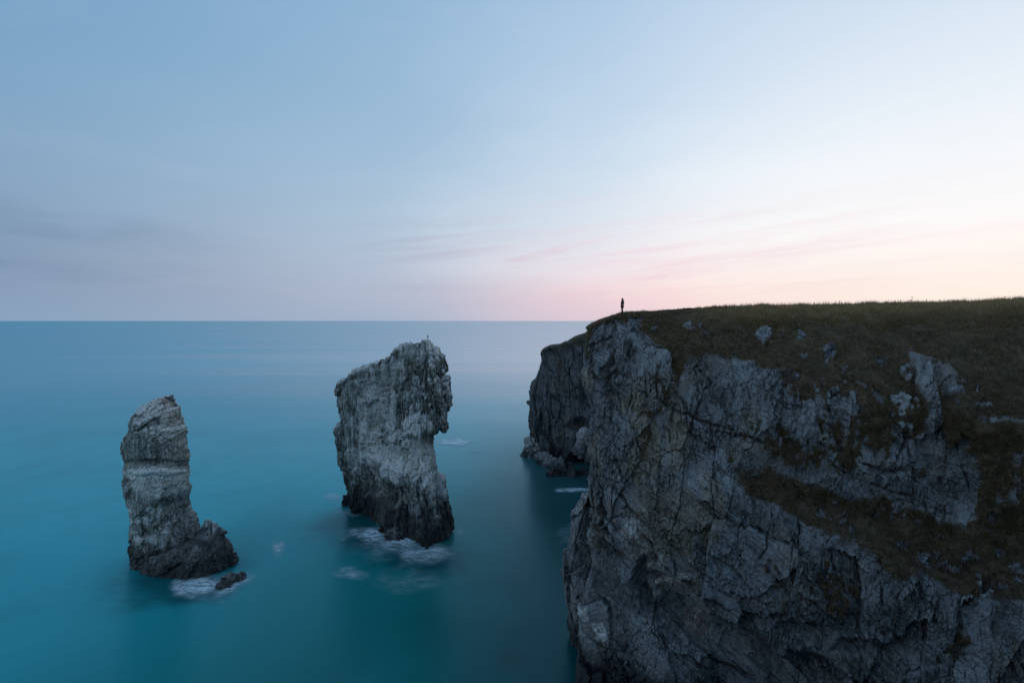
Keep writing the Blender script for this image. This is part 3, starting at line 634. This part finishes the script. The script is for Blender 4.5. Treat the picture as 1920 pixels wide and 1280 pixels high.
# middle stack, a tall fin
def gu_mid(pw, qw, P, up):
    return (.95*sst(up, .30, .62)*sst(qw, 600, 615)+ell(pw, qw, [(785, 655, 60, 12, .9), (710, 690, 50, 12, .6), (700, 710, 60, 26, .30), (780, 795, 24, 18, 1), (735, 855, 34, 20, 1), (785, 850, 26, 34, 1), (800, 885, 28, 24, 1), (755, 885, 36, 18, .9), (690, 850, 36, 20, .8), (820, 920, 18, 24, .9), (690, 780, 20, 70, .5), (725, 760, 12, 60, .5), (665, 830, 14, 50, .4)])*(.6+.5*sst(up, -.15, .35))*1.15)
mid = empty('sea_stack', (*at(745, 975, 100)[:2], 0))
o, MP, mup, mnc = rock_column('rock_face',
    [(793, 638), (770, 643), (742, 655), (715, 664), (690, 680), (664, 701), (645, 712), (633, 726), (627, 745), (629, 780), (636, 800), (640, 850), (643, 880), (647, 925), (646, 948)],
    [(793, 638), (812, 645), (824, 660), (832, 690), (837, 715), (835, 760), (834, 795), (829, 810), (815, 822), (812, 845), (819, 870), (826, 890), (838, 915), (843, 945), (847, 980), (850, 1022), (848, 1032)],
    ([636, 660, 728, 960], [100, 104, 109, 111.6]), ([636, 700, 820, 900, 1030], [99, 98, 97, 94, 89.6]),
    lambda h: .6+2.0*sst(np.array(h), .04, .5)-.8*h, lambda h: 9.5-3*h, .10, 201, rot=(5, 0), sq=3.4, relief=(1.3, .8, .34), cell=(3.6, 1.3, .5), vstretch=4.2,
    guano=gu_mid, lichen=.55, wetz=(8.0, 3.5), flute=1.2,
    bumps=[(790, 890, 44, 50, .9), (740, 890, 60, 26, .8), (780, 800, 26, 26, .6), (765, 745, 3, 50, -.9), (742, 740, 3, 60, -.7), (700, 760, 3, 60, -.6), (690, 905, 20, 26, -1.8), (730, 925, 22, 30, -1.5), (800, 700, 5, 70, -.9), (722, 740, 4, 80, -.8)])
attach(o, mid)
tag(mid, 'tall broad grey sea stack, fin shaped and streaked white, in the middle of the bay', 'sea stack')

# left stack on its low platform
def gu_left(pw, qw, P, up):
    return (.9*sst(up, .35, .65)*sst(P[:, 2], 18, 23)+ell(pw, qw, [(290, 765, 44, 24, .6), (295, 888, 66, 11, 1.3), (340, 890, 20, 14, .8), (290, 908, 50, 26, .55), (238, 957, 12, 7, .7), (280, 957, 9, 8, .8), (300, 958, 6, 6, .7), (258, 976, 22, 5, .6), (343, 925, 14, 22, .5), (318, 1000, 14, 5, .5), (330, 1018, 4, 12, .8), (270, 1012, 22, 6, .5)]))
ls = empty('sea_stack', (*at(320, 1035, 86)[:2], 0))
o, LP, lup, lnc = rock_column('rock_column',
    [(318, 744), (290, 746), (262, 758), (246, 775), (237, 798), (227, 815), (225, 845), (227, 873), (229, 895), (233, 915), (239, 940), (240, 965), (244, 1000), (246, 1032)],
    [(318, 744), (328, 748), (334, 768), (345, 793), (352, 820), (356, 860), (358, 880), (362, 905), (363, 925), (357, 948), (363, 970), (377, 990), (375, 1015), (372, 1040)],
    ([744, 1030], [88, 89.5]), ([744, 1040], [85, 84]),
    lambda h: 4.6-.8*h, lambda h: 4.6-.8*h, .09, 301, rot=(-8, 5), sq=2.8, relief=(.55, .36, .2), cell=(3.4, 1.3, .5), vstretch=2.0,
    guano=gu_left, lichen=.35, wetz=(4.5, 1.5), flute=.2, mat=M_PILLAR, bumps=[(295, 868, 70, 6, -.7), (300, 885, 70, 6, .6), (338, 1000, 16, 22, -1.6), (345, 960, 12, 40, -.8)])
attach(o, ls)
def gu_plat(pw, qw, P, up): return .9*sst(up, .45, .8)*sst(fbm(P/1.2, 4, 390), 0, .35)
o, *_ = rock_column('rock_platform',
    [(384, 983), (366, 988), (346, 991), (300, 998), (262, 1001), (246, 1008), (242, 1020), (242, 1032)],
    [(384, 983), (396, 990), (411, 1003), (425, 1018), (436, 1034), (444, 1050), (450, 1066)],
    ([975, 1035], [88, 89.5]), ([975, 1062], [84, 83.3]),
    lambda h: 6.8, lambda h: 4.0, .08, 331, rot=(30, 20), sq=2.4, cap=1.0, relief=(.45, .25, .14), cell=(2.4, .9, .4), vstretch=.8,
    guano=gu_plat, wetz=(6.5, 1.8), flute=.2)
attach(o, ls)
tag(ls, 'slender grey sea stack with white ledge round its waist and low dark platform', 'sea stack')

# pillar leaning against the foot of the main cliff
bt = empty('rock_pillar', (*at(1092, 1160, 65)[:2], 0))
o, *_ = rock_column('rock_column',
    [(1094, 934), (1082, 937), (1072, 950), (1067, 968), (1063, 1000), (1057, 1040), (1059, 1090), (1066, 1125), (1070, 1165), (1078, 1200)],
    [(1094, 934), (1106, 941), (1113, 960), (1117, 990), (1121, 1030), (1126, 1090), (1135, 1165), (1140, 1200)],
    ([934, 1200], [66, 67]), ([934, 1200], [62, 61]),
    lambda h: 3.2-1.0*h, lambda h: 3.0, .055, 351, rot=(-4, 0), sq=2.6, relief=(.6, .3, .13), cell=(2, .8, .3), vstretch=3.2, flute=.25, wetz=(4.5, 2.0),
    guano=lambda pw, qw, P, up: .25*sst(up, .5, .8)+ell(pw, qw, [(1108, 1150, 4, 14, .6)]), mat=M_CLIFF)
attach(o, bt)
tag(bt, 'grey round-topped rock pillar leaning on the foot of the main cliff above the water', 'rock')

# ------------------------------------------------------------------ loose and half drowned rocks
def boulder(name, px_, py_, D, sx_, sy_, sz_, seed, label, rz=0.0, tilt=0.0, gu=.3, wet=0.0, mat=None, group=None, cat='rock', sink=.25, sub=5):
    c_ = at(px_, py_, D)
    bm = bmesh.new(); bmesh.ops.create_icosphere(bm, subdivisions=sub, radius=1)
    V = np.array([v.co[:] for v in bm.verts]); Fc = np.array([[v.index for v in f.verts] for f in bm.faces]); bm.free()
    U = V/np.linalg.norm(V, axis=1, keepdims=True)
    V = np.sign(U)*np.abs(U)**.8
    S = np.array([sx_, sy_, sz_]); m_ = S.mean()
    V = V*S
    d1, e1, i1 = facets(V+seed*3.1, (m_*.95, m_*.95, m_*1.1), seed, 1.3); d2, e2, i2 = facets(V+seed*1.7, (m_*.3, m_*.3, m_*.4), seed+3, 1)
    V = V+U*(m_*(.42*d1+.16*d2+.07*fbm(V/(m_*.2), 4, seed+6)-.05*sst(e2, .08, 0)))[:, None]
    R = np.array((Matrix.Rotation(rz, 3, 'Z') @ Matrix.Rotation(tilt, 3, 'Y')))
    V = V @ R.T
    Un = U @ R.T
    z = np.zeros(len(V))
    o = make_mesh(name, V, Fc, mat or M_STACK, attrs=dict(grass=z, crack=.7*sst(e1, .05, 0), block=i2, guano=gu*sst(Un[:, 2], -.1, .6), lichen=z, wet=z+wet, ochre=z, pink=z, crest=z))
    o.location = c_
    tag(o, label, cat, group); return o
wp = lambda x, y: (x, y, H*F/(y-HY))
for (x, y, s_, sd_, lb, gu_, wt) in [
    (440, 1085, (1.6, 1.3, .75), 401, 'small dark wet rock in foam off the tip of the left stack platform', .05, .8),
    (420, 1098, (1.1, .9, .25), 402, 'low drowned rock barely breaking the foam below the left stack', 0, .9),
    (741, 1008, (1.9, 1.5, 1.3), 403, 'dark boulder standing in pale foam before the middle stack', .1, .7),
    (724, 996, (1.4, 1.0, .45), 404, 'low flat rock awash beside the dark boulder before the middle stack', 0, .9),
    (772, 1000, (1.3, 1.0, .4), 405, 'small drowned rock in foam between boulder and middle stack', 0, .9)]:
    boulder('sea_rock', *wp(x, y), *s_, sd_, lb, gu=gu_, wet=wt, group='rocks awash at the feet of the stacks')
HM = dict(mat=M_HEAD)
boulder('rock_ledge', 1010, 846, 152, 4.0, 4.0, 2.6, 411, 'pale humped ledge at the seaward foot of the far headland', tilt=.25, gu=.45, wet=0, **HM)
boulder('rock_ledge', 1036, 870, 143, 4.4, 3.0, 1.9, 412, 'pale sloping ledge between the humped ledge and the dark cave of the headland', tilt=.5, gu=.35, wet=.3, **HM)
boulder('rock_ledge', 1068, 888, 134, 6.0, 3.0, 1.6, 414, 'long dark wet ledge along the waterline under the headland cave', tilt=.15, gu=.0, wet=.8, **HM)
boulder('rock_buttress', 1106, 838, 130, 3.6, 2.4, 3.4, 413, 'pale grey buttress beside the dark cave, half hidden by the main cliff', tilt=.45, gu=.35, **HM)

# ------------------------------------------------------------------ foam: thin wash lying on the water
def build_foam():
    m_, t = newmat('sea_foam')
    P = t.n('ShaderNodeNewGeometry').outputs['Position']
    a = t.n('ShaderNodeAttribute', attribute_name='amount').outputs['Fac']
    n1 = t.noise(t.map(P, (.6, 1.2, 1), rot=(0, 0, .5)), .55, 7, .66, 1.8)
    n2 = t.noise(t.map(P, (.3, 1, 1), rot=(0, 0, -.45)), 1.5, 6, .65, 1.0)
    al = t.m('MULTIPLY', t.m('MULTIPLY', a, 2.1), t.m('ADD', t.m('ADD', .17, t.m('MULTIPLY', t.rng(n1, .38, .80), 1.0)), t.m('MULTIPLY', t.rng(n2, .45, .75), .45)), clamp=True)
    bs = t.n('ShaderNodeBsdfDiffuse', {'Color': (.60, .76, .82, 1)})
    tr = t.n('ShaderNodeBsdfTransparent')
    t.n('ShaderNodeOutputMaterial', {'Surface': t.n('ShaderNodeMixShader', {0: al, 1: tr, 2: bs})})
    Vs, Fs, As, off = [], [], [], 0
    # (px, py, half width px, half height px, strength)
    for k, (x, y, rx, ry, am) in enumerate([(385, 1100, 66, 26, .95), (440, 1085, 40, 16, .5), (350, 1105, 34, 20, .45), (523, 1030, 20, 24, .38), (745, 1014, 66, 20, .95), (685, 1000, 60, 16, .8), (795, 1036, 56, 20, .5), (735, 1020, 120, 40, .16), (400, 1095, 100, 40, .14), (655, 962, 30, 10, .3), (250, 1060, 20, 12, .15), (790, 1045, 70, 26, .25), (655, 1078, 44, 16, .4), (625, 932, 26, 10, .35), (852, 829, 42, 9, .95), (895, 846, 18, 4, .4), (1076, 920, 40, 6, .9), (1070, 1000, 40, 30, .12), (860, 995, 14, 20, .2), (760, 1090, 90, 34, .12)]):
        n = 36; uu = np.linspace(-1.35, 1.35, n); U_, W_ = np.meshgrid(uu, uu)
        X_, Y_ = x+U_*rx, y+W_*ry; D_ = H*F/(Y_-HY)
        q = np.stack([(X_-CX)/F*D_, D_, np.full_like(D_, .03+.006*k)], -1).reshape(-1, 3)
        r = np.hypot(U_, W_).ravel()+.55*fbm(q/2.6, 4, 500+k)
        Vs.append(q); Fs.append(grid_faces(n, n)+off); As.append(am*sst(r, .95, .05)*sst(np.maximum(np.abs(U_), np.abs(W_)).ravel(), 1.33, 1.0)); off += n*n
    o = make_mesh('sea_foam', np.concatenate(Vs), np.concatenate(Fs), m_, attrs=dict(amount=np.concatenate(As)), smooth=True)
    tag(o, 'thin pale foam drifting round the stacks and headland', 'foam', kind='stuff')
build_foam()

# ------------------------------------------------------------------ grass and heath on the cliff
def build_grass():
    P_, g_, rt, ct = CL['P'], CL['g'], CL['rowt'], CL['colt']
    ok = (CL['px'] > 1090) & (CL['px'] < 1990) & (CL['py'] < 1300) & (ct > 3.5) & (ct < 14.9) & (rt > 1.6)
    cand = np.where(ok & (g_+.25*fbm(P_/.8, 3, 600) > .55))[0]
    wgt = np.where(CL['crest'][cand] > .3, 3.2, 1.0)
    wgt = wgt*(.3+sst(fbm(P_[cand]/1.6, 3, 605), -.35, .35)); wgt /= wgt.sum()
    nt = 80000
    idx = RNG.choice(cand, nt, p=wgt)
    base = P_[idx]+RNG.normal(0, .03, (nt, 3))*np.array([1, 1, 0]); cf = CL['crest'][idx]
    Vs, As, Cs = [], [], []
    for b in range(5):
        ang = RNG.uniform(0, 2*np.pi, nt); ln = RNG.uniform(.10, .26, nt)*(1+cf*RNG.uniform(0, 1.0, nt)**2*1.9); lean = RNG.uniform(.25, .95, nt)*ln*(1-.45*cf)
        w_ = RNG.uniform(.012, .03, nt)
        bp = base+RNG.normal(0, .07, (nt, 3))*np.array([1, 1, 0]); bp[:, 2] -= .06
        dirv = np.stack([np.cos(ang), np.sin(ang), 0*ang], 1); sidev = np.stack([-np.sin(ang), np.cos(ang), 0*ang], 1)
        down = np.array([-.35, -.5, 0])*(1-cf)[:, None]*ln[:, None]
        tip = bp+dirv*lean[:, None]+down+np.array([0, 0, 1])*ln[:, None]*np.where(RNG.random(nt) < .85, 1, 1.3)[:, None]
        Vs.append(np.stack([bp-sidev*w_[:, None], bp+sidev*w_[:, None], tip], 1).reshape(-1, 3))
        As.append(np.repeat(RNG.random(nt), 3)); Cs.append(np.repeat(cf, 3))
    V = np.concatenate(Vs); n = len(V)//3
    m_, t = newmat('heath_grass')
    P = t.n('ShaderNodeNewGeometry').outputs['Position']
    a = t.n('ShaderNodeAttribute', attribute_name='tone').outputs['Fac']; cf_ = t.n('ShaderNodeAttribute', attribute_name='crest').outputs['Fac']
    col = t.ramp(t.m('ADD', t.m('MULTIPLY', a, .5), t.m('MULTIPLY', t.noise(P, .5, 5, .65), .6)), [(.2, (.06, .072, .04, 1)), (.42, (.15, .135, .078, 1)), (.62, (.25, .195, .125, 1)), (.9, (.46, .35, .23, 1))])
    col = t.mix(t.m('MULTIPLY', cf_, .75), col, t.mix(a, (.20, .16, .08, 1), (.48, .36, .20, 1)))
    bs = t.n('ShaderNodeBsdfDiffuse', {'Color': col}); tl = t.n('ShaderNodeBsdfTranslucent', {'Color': col})
    t.n('ShaderNodeOutputMaterial', {'Surface': t.n('ShaderNodeMixShader', {0: .35, 1: bs, 2: tl})})
    o = make_mesh('grass', V, np.arange(n*3).reshape(-1, 3), m_, attrs=dict(tone=np.concatenate(As), crest=np.concatenate(Cs)))
    tag(o, 'dark heath and rough grass growing over the cliff top, slope and ledges', 'grass', kind='stuff')
build_grass()

# ------------------------------------------------------------------ stalks that stand against the sky
def tube(V, Fc, p, q, r0, r1, seg=5):
    p, q = Vector(p), Vector(q); ax = (q-p).normalized(); u = ax.orthogonal().normalized(); v = ax.cross(u); k = len(V)
    for c_, r in ((p, r0), (q, r1)):
        for i in range(seg):
            an = 2*math.pi*i/seg; V.append(tuple(c_+u*math.cos(an)*r+v*math.sin(an)*r))
    for i in range(seg):
        j = (i+1) % seg; Fc.append((k+i, k+j, k+seg+j, k+seg+i))
def ball(V, Fc, c_, r, sq=1.0):
    k = len(V); n, m2 = 6, 4
    for j in range(m2+1):
        ph = math.pi*j/m2
        for i in range(n): V.append((c_[0]+r*math.sin(ph)*math.cos(2*math.pi*i/n), c_[1]+r*math.sin(ph)*math.sin(2*math.pi*i/n), c_[2]+r*sq*math.cos(ph)))
    for j in range(m2):
        for i in range(n): Fc.append((k+j*n+i, k+j*n+(i+1) % n, k+(j+1)*n+(i+1) % n, k+(j+1)*n+i))
M_STEM = plain('dry_stem', (.07, .05, .03)); M_SEED = plain('seed_head', (.05, .03, .022))
def crest_point(x):
    best = np.where((np.abs(CL['px']-x) < 3) & (CL['colt'] > 4.2) & (CL['colt'] < 14.5) & (CL['rowt'] > 1.9) & (CL['rowt'] < 3.2))[0]
    return CL['P'][best[np.argmin(CL['py'][best])]]
def stalk(x, hgt, heads, label, r=.008, group='dry stalks on the skyline'):
    p = crest_point(x); root = empty('seed_stalk', tuple(p-np.array([0, 0, .05])))
    tag(root, label, 'plant', group)
    V, Fc = [], []; lean = random.uniform(-.06, .06)
    pts = [(0, 0, 0), (lean*.3, 0, hgt*.5), (lean, .02, hgt)]
    tube(V, Fc, pts[0], pts[1], r, r*.8); tube(V, Fc, pts[1], pts[2], r*.8, r*.6)
    tops = [pts[2]]
    if heads > 1: q = (lean*.3-.1, .02, hgt*.62); tube(V, Fc, (lean*.2, 0, hgt*.4), q, r*.7, r*.5); tops.append(q)
    make_mesh('stem', np.array(V), np.array(Fc), M_STEM, root)
    for (tx, ty, tz) in tops:
        V, Fc = [], []; R = hgt*.13+.02
        for i in range(9):
            an = 2*math.pi*i/9+.3; rr_ = R*random.uniform(.5, 1); q = (tx+rr_*math.cos(an), ty+rr_*math.sin(an), tz+.05+random.uniform(0, .03))
            tube(V, Fc, (tx, ty, tz-.02), q, .004, .003, 4); ball(V, Fc, q, .018+.018*hgt, .6)
        ball(V, Fc, (tx, ty, tz+.05), .03, .6)
        make_mesh('seed_head', np.array(V), np.array(Fc), M_SEED, root)
stalk(1713, .92, 2, 'tallest dry umbel stalk on the skyline with two dark seed heads', .022)
XS = [1440, 1462, 1490, 1527, 1548, 1570, 1588, 1612, 1640, 1659, 1672, 1694, 1705, 1738, 1748, 1764, 1790, 1848, 1880, 1905]
ORD = ['first', 'second', 'third', 'fourth', 'fifth', 'sixth', 'seventh', 'eighth', 'ninth', 'tenth', 'eleventh', 'twelfth', 'thirteenth']
for i, x in enumerate(XS):
    k = sum(1 for q in XS if x < q < 1713) if x < 1713 else sum(1 for q in XS if 1713 < q < x)
    stalk(x+random.uniform(-3, 3), random.uniform(.32, .58), 1, 'thin dry stalk on the skyline, %s to the %s of the tallest two-headed stalk' % (ORD[k], 'left' if x < 1713 else 'right'), .008, 'thin stalks along the grassy skyline')

# ------------------------------------------------------------------ a seabird on the peak of the middle stack
def seabird(p, rz, label, s=1.0):
    root = empty('seabird', tuple(p), rz); root.scale = (s, s, s); tag(root, label, 'bird')
    me = bpy.data.meshes.new('body'); bm = bmesh.new(); lay = bm.verts.layers.skin.verify()
    pts = [((-.30, 0, .14), .03), ((-.20, 0, .19), .06), ((-.02, 0, .27), .105), ((.10, 0, .36), .085), ((.15, 0, .46), .048), ((.19, 0, .53), .05), ((.25, 0, .53), .022), ((.32, 0, .52), .008)]
    vs = [bm.verts.new(a_) for a_, _ in pts]
    for a_, b in zip(vs, vs[1:]): bm.edges.new((a_, b))
    for v, (_, r) in zip(vs, pts): v[lay].radius = (r*.9, r)
    vs[2][lay].use_root = True
    for sgn in (-1, 1):
        f1 = bm.verts.new((0, sgn*.05, .14)); f2 = bm.verts.new((.01, sgn*.055, .02)); f3 = bm.verts.new((.08, sgn*.06, .01))
        bm.edges.new((vs[2], f1)); bm.edges.new((f1, f2)); bm.edges.new((f2, f3))
        for f, r in ((f1, .03), (f2, .012), (f3, .016)): f[lay].radius = (r, r)
    bm.to_mesh(me); bm.free()
    me.materials.append(M_BIRD)
    b = bpy.data.objects.new('body', me); sc.collection.objects.link(b); b.parent = root
    b.modifiers.new('skin', 'SKIN').use_smooth_shade = True; b.modifiers.new('sub', 'SUBSURF').levels = 1
    for sgn in (-1, 1):
        V = []; Fc = []
        n = 9
        for i in range(n):
            u = i/(n-1); x = .12-.46*u; z = .36-.20*u; hw = .085*math.sin(math.pi*min(1, u*.9+.12))**.6
            for (dy, dz) in ((.095*(1-u*.6), hw), (.125*(1-u*.6), 0), (.095*(1-u*.6), -hw)): V.append((x, sgn*dy, z+dz*.8))
        for i in range(n-1):
            for k in range(2): a_ = i*3+k; Fc.append((a_, a_+1, a_+4, a_+3))
        wg = make_mesh('wing', np.array(V), np.array(Fc), M_WING, root, smooth=True); wg.modifiers.new('thick', 'SOLIDIFY').thickness = .012
M_BIRD = plain('bird_feathers', (.03, .03, .03)); M_WING = plain('wing_feathers', (.022, .022, .025))
top = MP[np.argmax(MP[:, 2])]
seabird((top[0], top[1], top[2]-.03), math.radians(110), 'dark seabird standing upright on the very peak of the middle stack', 1.2)

# ------------------------------------------------------------------ the person on the cliff edge
def skinmesh(name, chain_pts, edges, mat, parent, root_i=0, sub=2):
    me = bpy.data.meshes.new(name); bm = bmesh.new(); lay = bm.verts.layers.skin.verify()
    vs = [bm.verts.new(p_) for p_, _ in chain_pts]
    for v, (_, r) in zip(vs, chain_pts): v[lay].radius = r if isinstance(r, tuple) else (r, r)
    vs[root_i][lay].use_root = True
    for a_, b in edges: bm.edges.new((vs[a_], vs[b]))
    bm.to_mesh(me); bm.free(); me.materials.append(mat)
    o = bpy.data.objects.new(name, me); sc.collection.objects.link(o); o.parent = parent
    s1 = o.modifiers.new('skin', 'SKIN'); s1.use_smooth_shade = True
    s2 = o.modifiers.new('sub', 'SUBSURF'); s2.levels = sub; s2.render_levels = sub
    return o
def person():
    p = crest_point(1164)
    root = empty('person', tuple(p), math.radians(180)); root.scale = (1.2, 1.2, 1.05)      # local +X is where the person looks: out to sea, left in the photo
    tag(root, 'person in a dark hooded coat standing upright at the cliff edge, looking out to sea', 'person')
    skin = plain('skin', (.30, .18, .13)); coat = plain('dark_coat', (.022, .018, .020)); trs = plain('dark_trousers', (.018, .018, .024)); hair = plain('dark_hair', (.02, .014, .010)); boot = plain('boots', (.02, .017, .015))
    J = [((0, 0, .94), (.12, .15)), ((0, 0, 1.10), (.105, .14)), ((-.01, 0, 1.28), (.12, .17)), ((-.015, 0, 1.42), (.09, .15)), ((.0, 0, 1.50), (.055, .055)), ((.015, 0, 1.56), (.06, .06)), ((.025, 0, 1.64), (.098, .078)), ((.015, 0, 1.71), (.085, .07))]
    E = [(0, 1), (1, 2), (2, 3), (3, 4), (4, 5), (5, 6), (6, 7)]
    for sgn in (-1, 1):
        k = len(J)
        J += [((0, sgn*.10, .86), .09), ((.015, sgn*.11, .50), .058), ((-.01, sgn*.115, .10), .042), ((.0, sgn*.12, .045), .04), ((.14, sgn*.13, .035), .033)]
        E += [(0, k), (k, k+1), (k+1, k+2), (k+2, k+3), (k+3, k+4)]
        k = len(J)
        J += [((-.02, sgn*.19, 1.40), .058), ((-.10, sgn*.25, 1.14), .044), ((.06, sgn*.19, .99), .034), ((.10, sgn*.17, .965), (.02, .036)), ((.14, sgn*.155, .945), (.015, .034))]
        E += [(3, k), (k, k+1), (k+1, k+2), (k+2, k+3), (k+3, k+4)]
    body = skinmesh('body', J, E, skin, root)
    # fingers and thumbs, resting together before the waist
    for sgn in (-1, 1):
        FJ, FE = [((.13, sgn*.155, .95), .016)], []
        for i, (oy, ln) in enumerate(((-.028, .062), (-.010, .074), (.010, .070), (.028, .055))):
            k = len(FJ); b = Vector((.15, sgn*(.155+oy), .945-.004*i))
            FJ += [(tuple(b), .009), (tuple(b+Vector((ln*.5, 0, -.012))), .0085), (tuple(b+Vector((ln*.8, 0, -.04))), .0075)]; FE += [(0, k), (k, k+1), (k+1, k+2)]
        k = len(FJ); FJ += [((.115, sgn*.12, .965), .011), ((.15, sgn*.10, .958), .009)]; FE += [(0, k), (k, k+1)]
        skinmesh('fingers', FJ, FE, skin, root, sub=1)
    def lathe(rings, name, mat, seg=28):
        V, Fc = [], []
        for (cx_, z, rx, ry) in rings:
            for i in range(seg):
                an = 2*math.pi*i/seg; fold = 1+.03*math.sin(an*5+z*9)
                V.append((cx_+rx*math.cos(an)*fold, ry*math.sin(an)*fold, z))
        for j in range(len(rings)-1):
            for i in range(seg): k2 = (i+1) % seg; Fc.append((j*seg+i, j*seg+k2, (j+1)*seg+k2, (j+1)*seg+i))
        o = make_mesh(name, np.array(V), np.array(Fc), mat, root, smooth=True); s_ = o.modifiers.new('thick', 'SOLIDIFY'); s_.thickness = .012
        return o
    lathe([(.0, .66, .175, .225), (0, .75, .165, .215), (0, .9, .15, .20), (0, 1.05, .135, .185), (0, 1.2, .145, .20), (-.01, 1.33, .15, .215), (-.015, 1.42, .125, .20), (-.01, 1.47, .10, .13), (0, 1.515, .075, .085)], 'coat', coat)
    for sgn in (-1, 1):
        skinmesh('coat_sleeve', [((-.02, sgn*.17, 1.42), .075), ((-.03, sgn*.215, 1.36), .078), ((-.11, sgn*.255, 1.14), .064), ((-.03, sgn*.225, 1.06), .056), ((.05, sgn*.195, 1.0), .047)], [(0, 1), (1, 2), (2, 3), (3, 4)], coat, root)
        skinmesh('trouser_leg', [((0, sgn*.08, .92), .11), ((.01, sgn*.105, .70), .092), ((.015, sgn*.11, .48), .074), ((-.005, sgn*.115, .22), .066), ((-.005, sgn*.115, .09), .062)], [(0, 1), (1, 2), (2, 3), (3, 4)], trs, root)
        skinmesh('boot', [((-.01, sgn*.115, .15), .052), ((-.01, sgn*.12, .05), .054), ((.07, sgn*.125, .045), .048), ((.16, sgn*.135, .035), .04)], [(0, 1), (1, 2), (2, 3)], boot, root)
    lathe([(-.07, 1.44, .13, .16), (-.075, 1.50, .12, .145), (-.06, 1.56, .09, .11), (-.04, 1.60, .06, .09)], 'hood', coat)
    # hair cap, face
    V, Fc = [], []; n, m2 = 18, 10
    for j in range(m2+1):
        ph = math.pi*.62*j/m2
        for i in range(n):
            an = 2*math.pi*i/n; r = .104*(1+.02*math.sin(an*7)); x = .005+r*1.03*math.sin(ph)*math.cos(an)-(.03 if j > 5 else 0)*max(0, math.cos(an)); V.append((x-.012, r*.86*math.sin(ph)*math.sin(an), 1.665+r*1.06*math.cos(ph)+(.05 if math.cos(an) > .3 and j > 6 else 0)))
    for j in range(m2):
        for i in range(n): Fc.append((j*n+i, j*n+(i+1) % n, (j+1)*n+(i+1) % n, (j+1)*n+i))
    make_mesh('hair', np.array(V), np.array(Fc), hair, root, smooth=True)
    V, Fc = [], []; tube(V, Fc, (.095, 0, 1.665), (.125, 0, 1.635), .008, .014, 8); ball(V, Fc, (.121, 0, 1.636), .014); make_mesh('nose', np.array(V), np.array(Fc), skin, root, smooth=True)
    for sgn in (-1, 1):
        V, Fc = [], []; ball(V, Fc, (.100, sgn*.032, 1.672), .012); make_mesh('eye', np.array(V), np.array(Fc), plain('eye', (.05, .04, .04), .2), root, smooth=True)
        V, Fc = [], []; ball(V, Fc, (.005, sgn*.085, 1.65), .026, 1.3); make_mesh('ear', np.array(V), np.array(Fc), skin, root, smooth=True)
    V, Fc = [], []; tube(V, Fc, (.108, -.022, 1.598), (.108, .022, 1.598), .006, .006, 6); make_mesh('mouth', np.array(V), np.array(Fc), plain('lips', (.25, .10, .09)), root, smooth=True)
person()
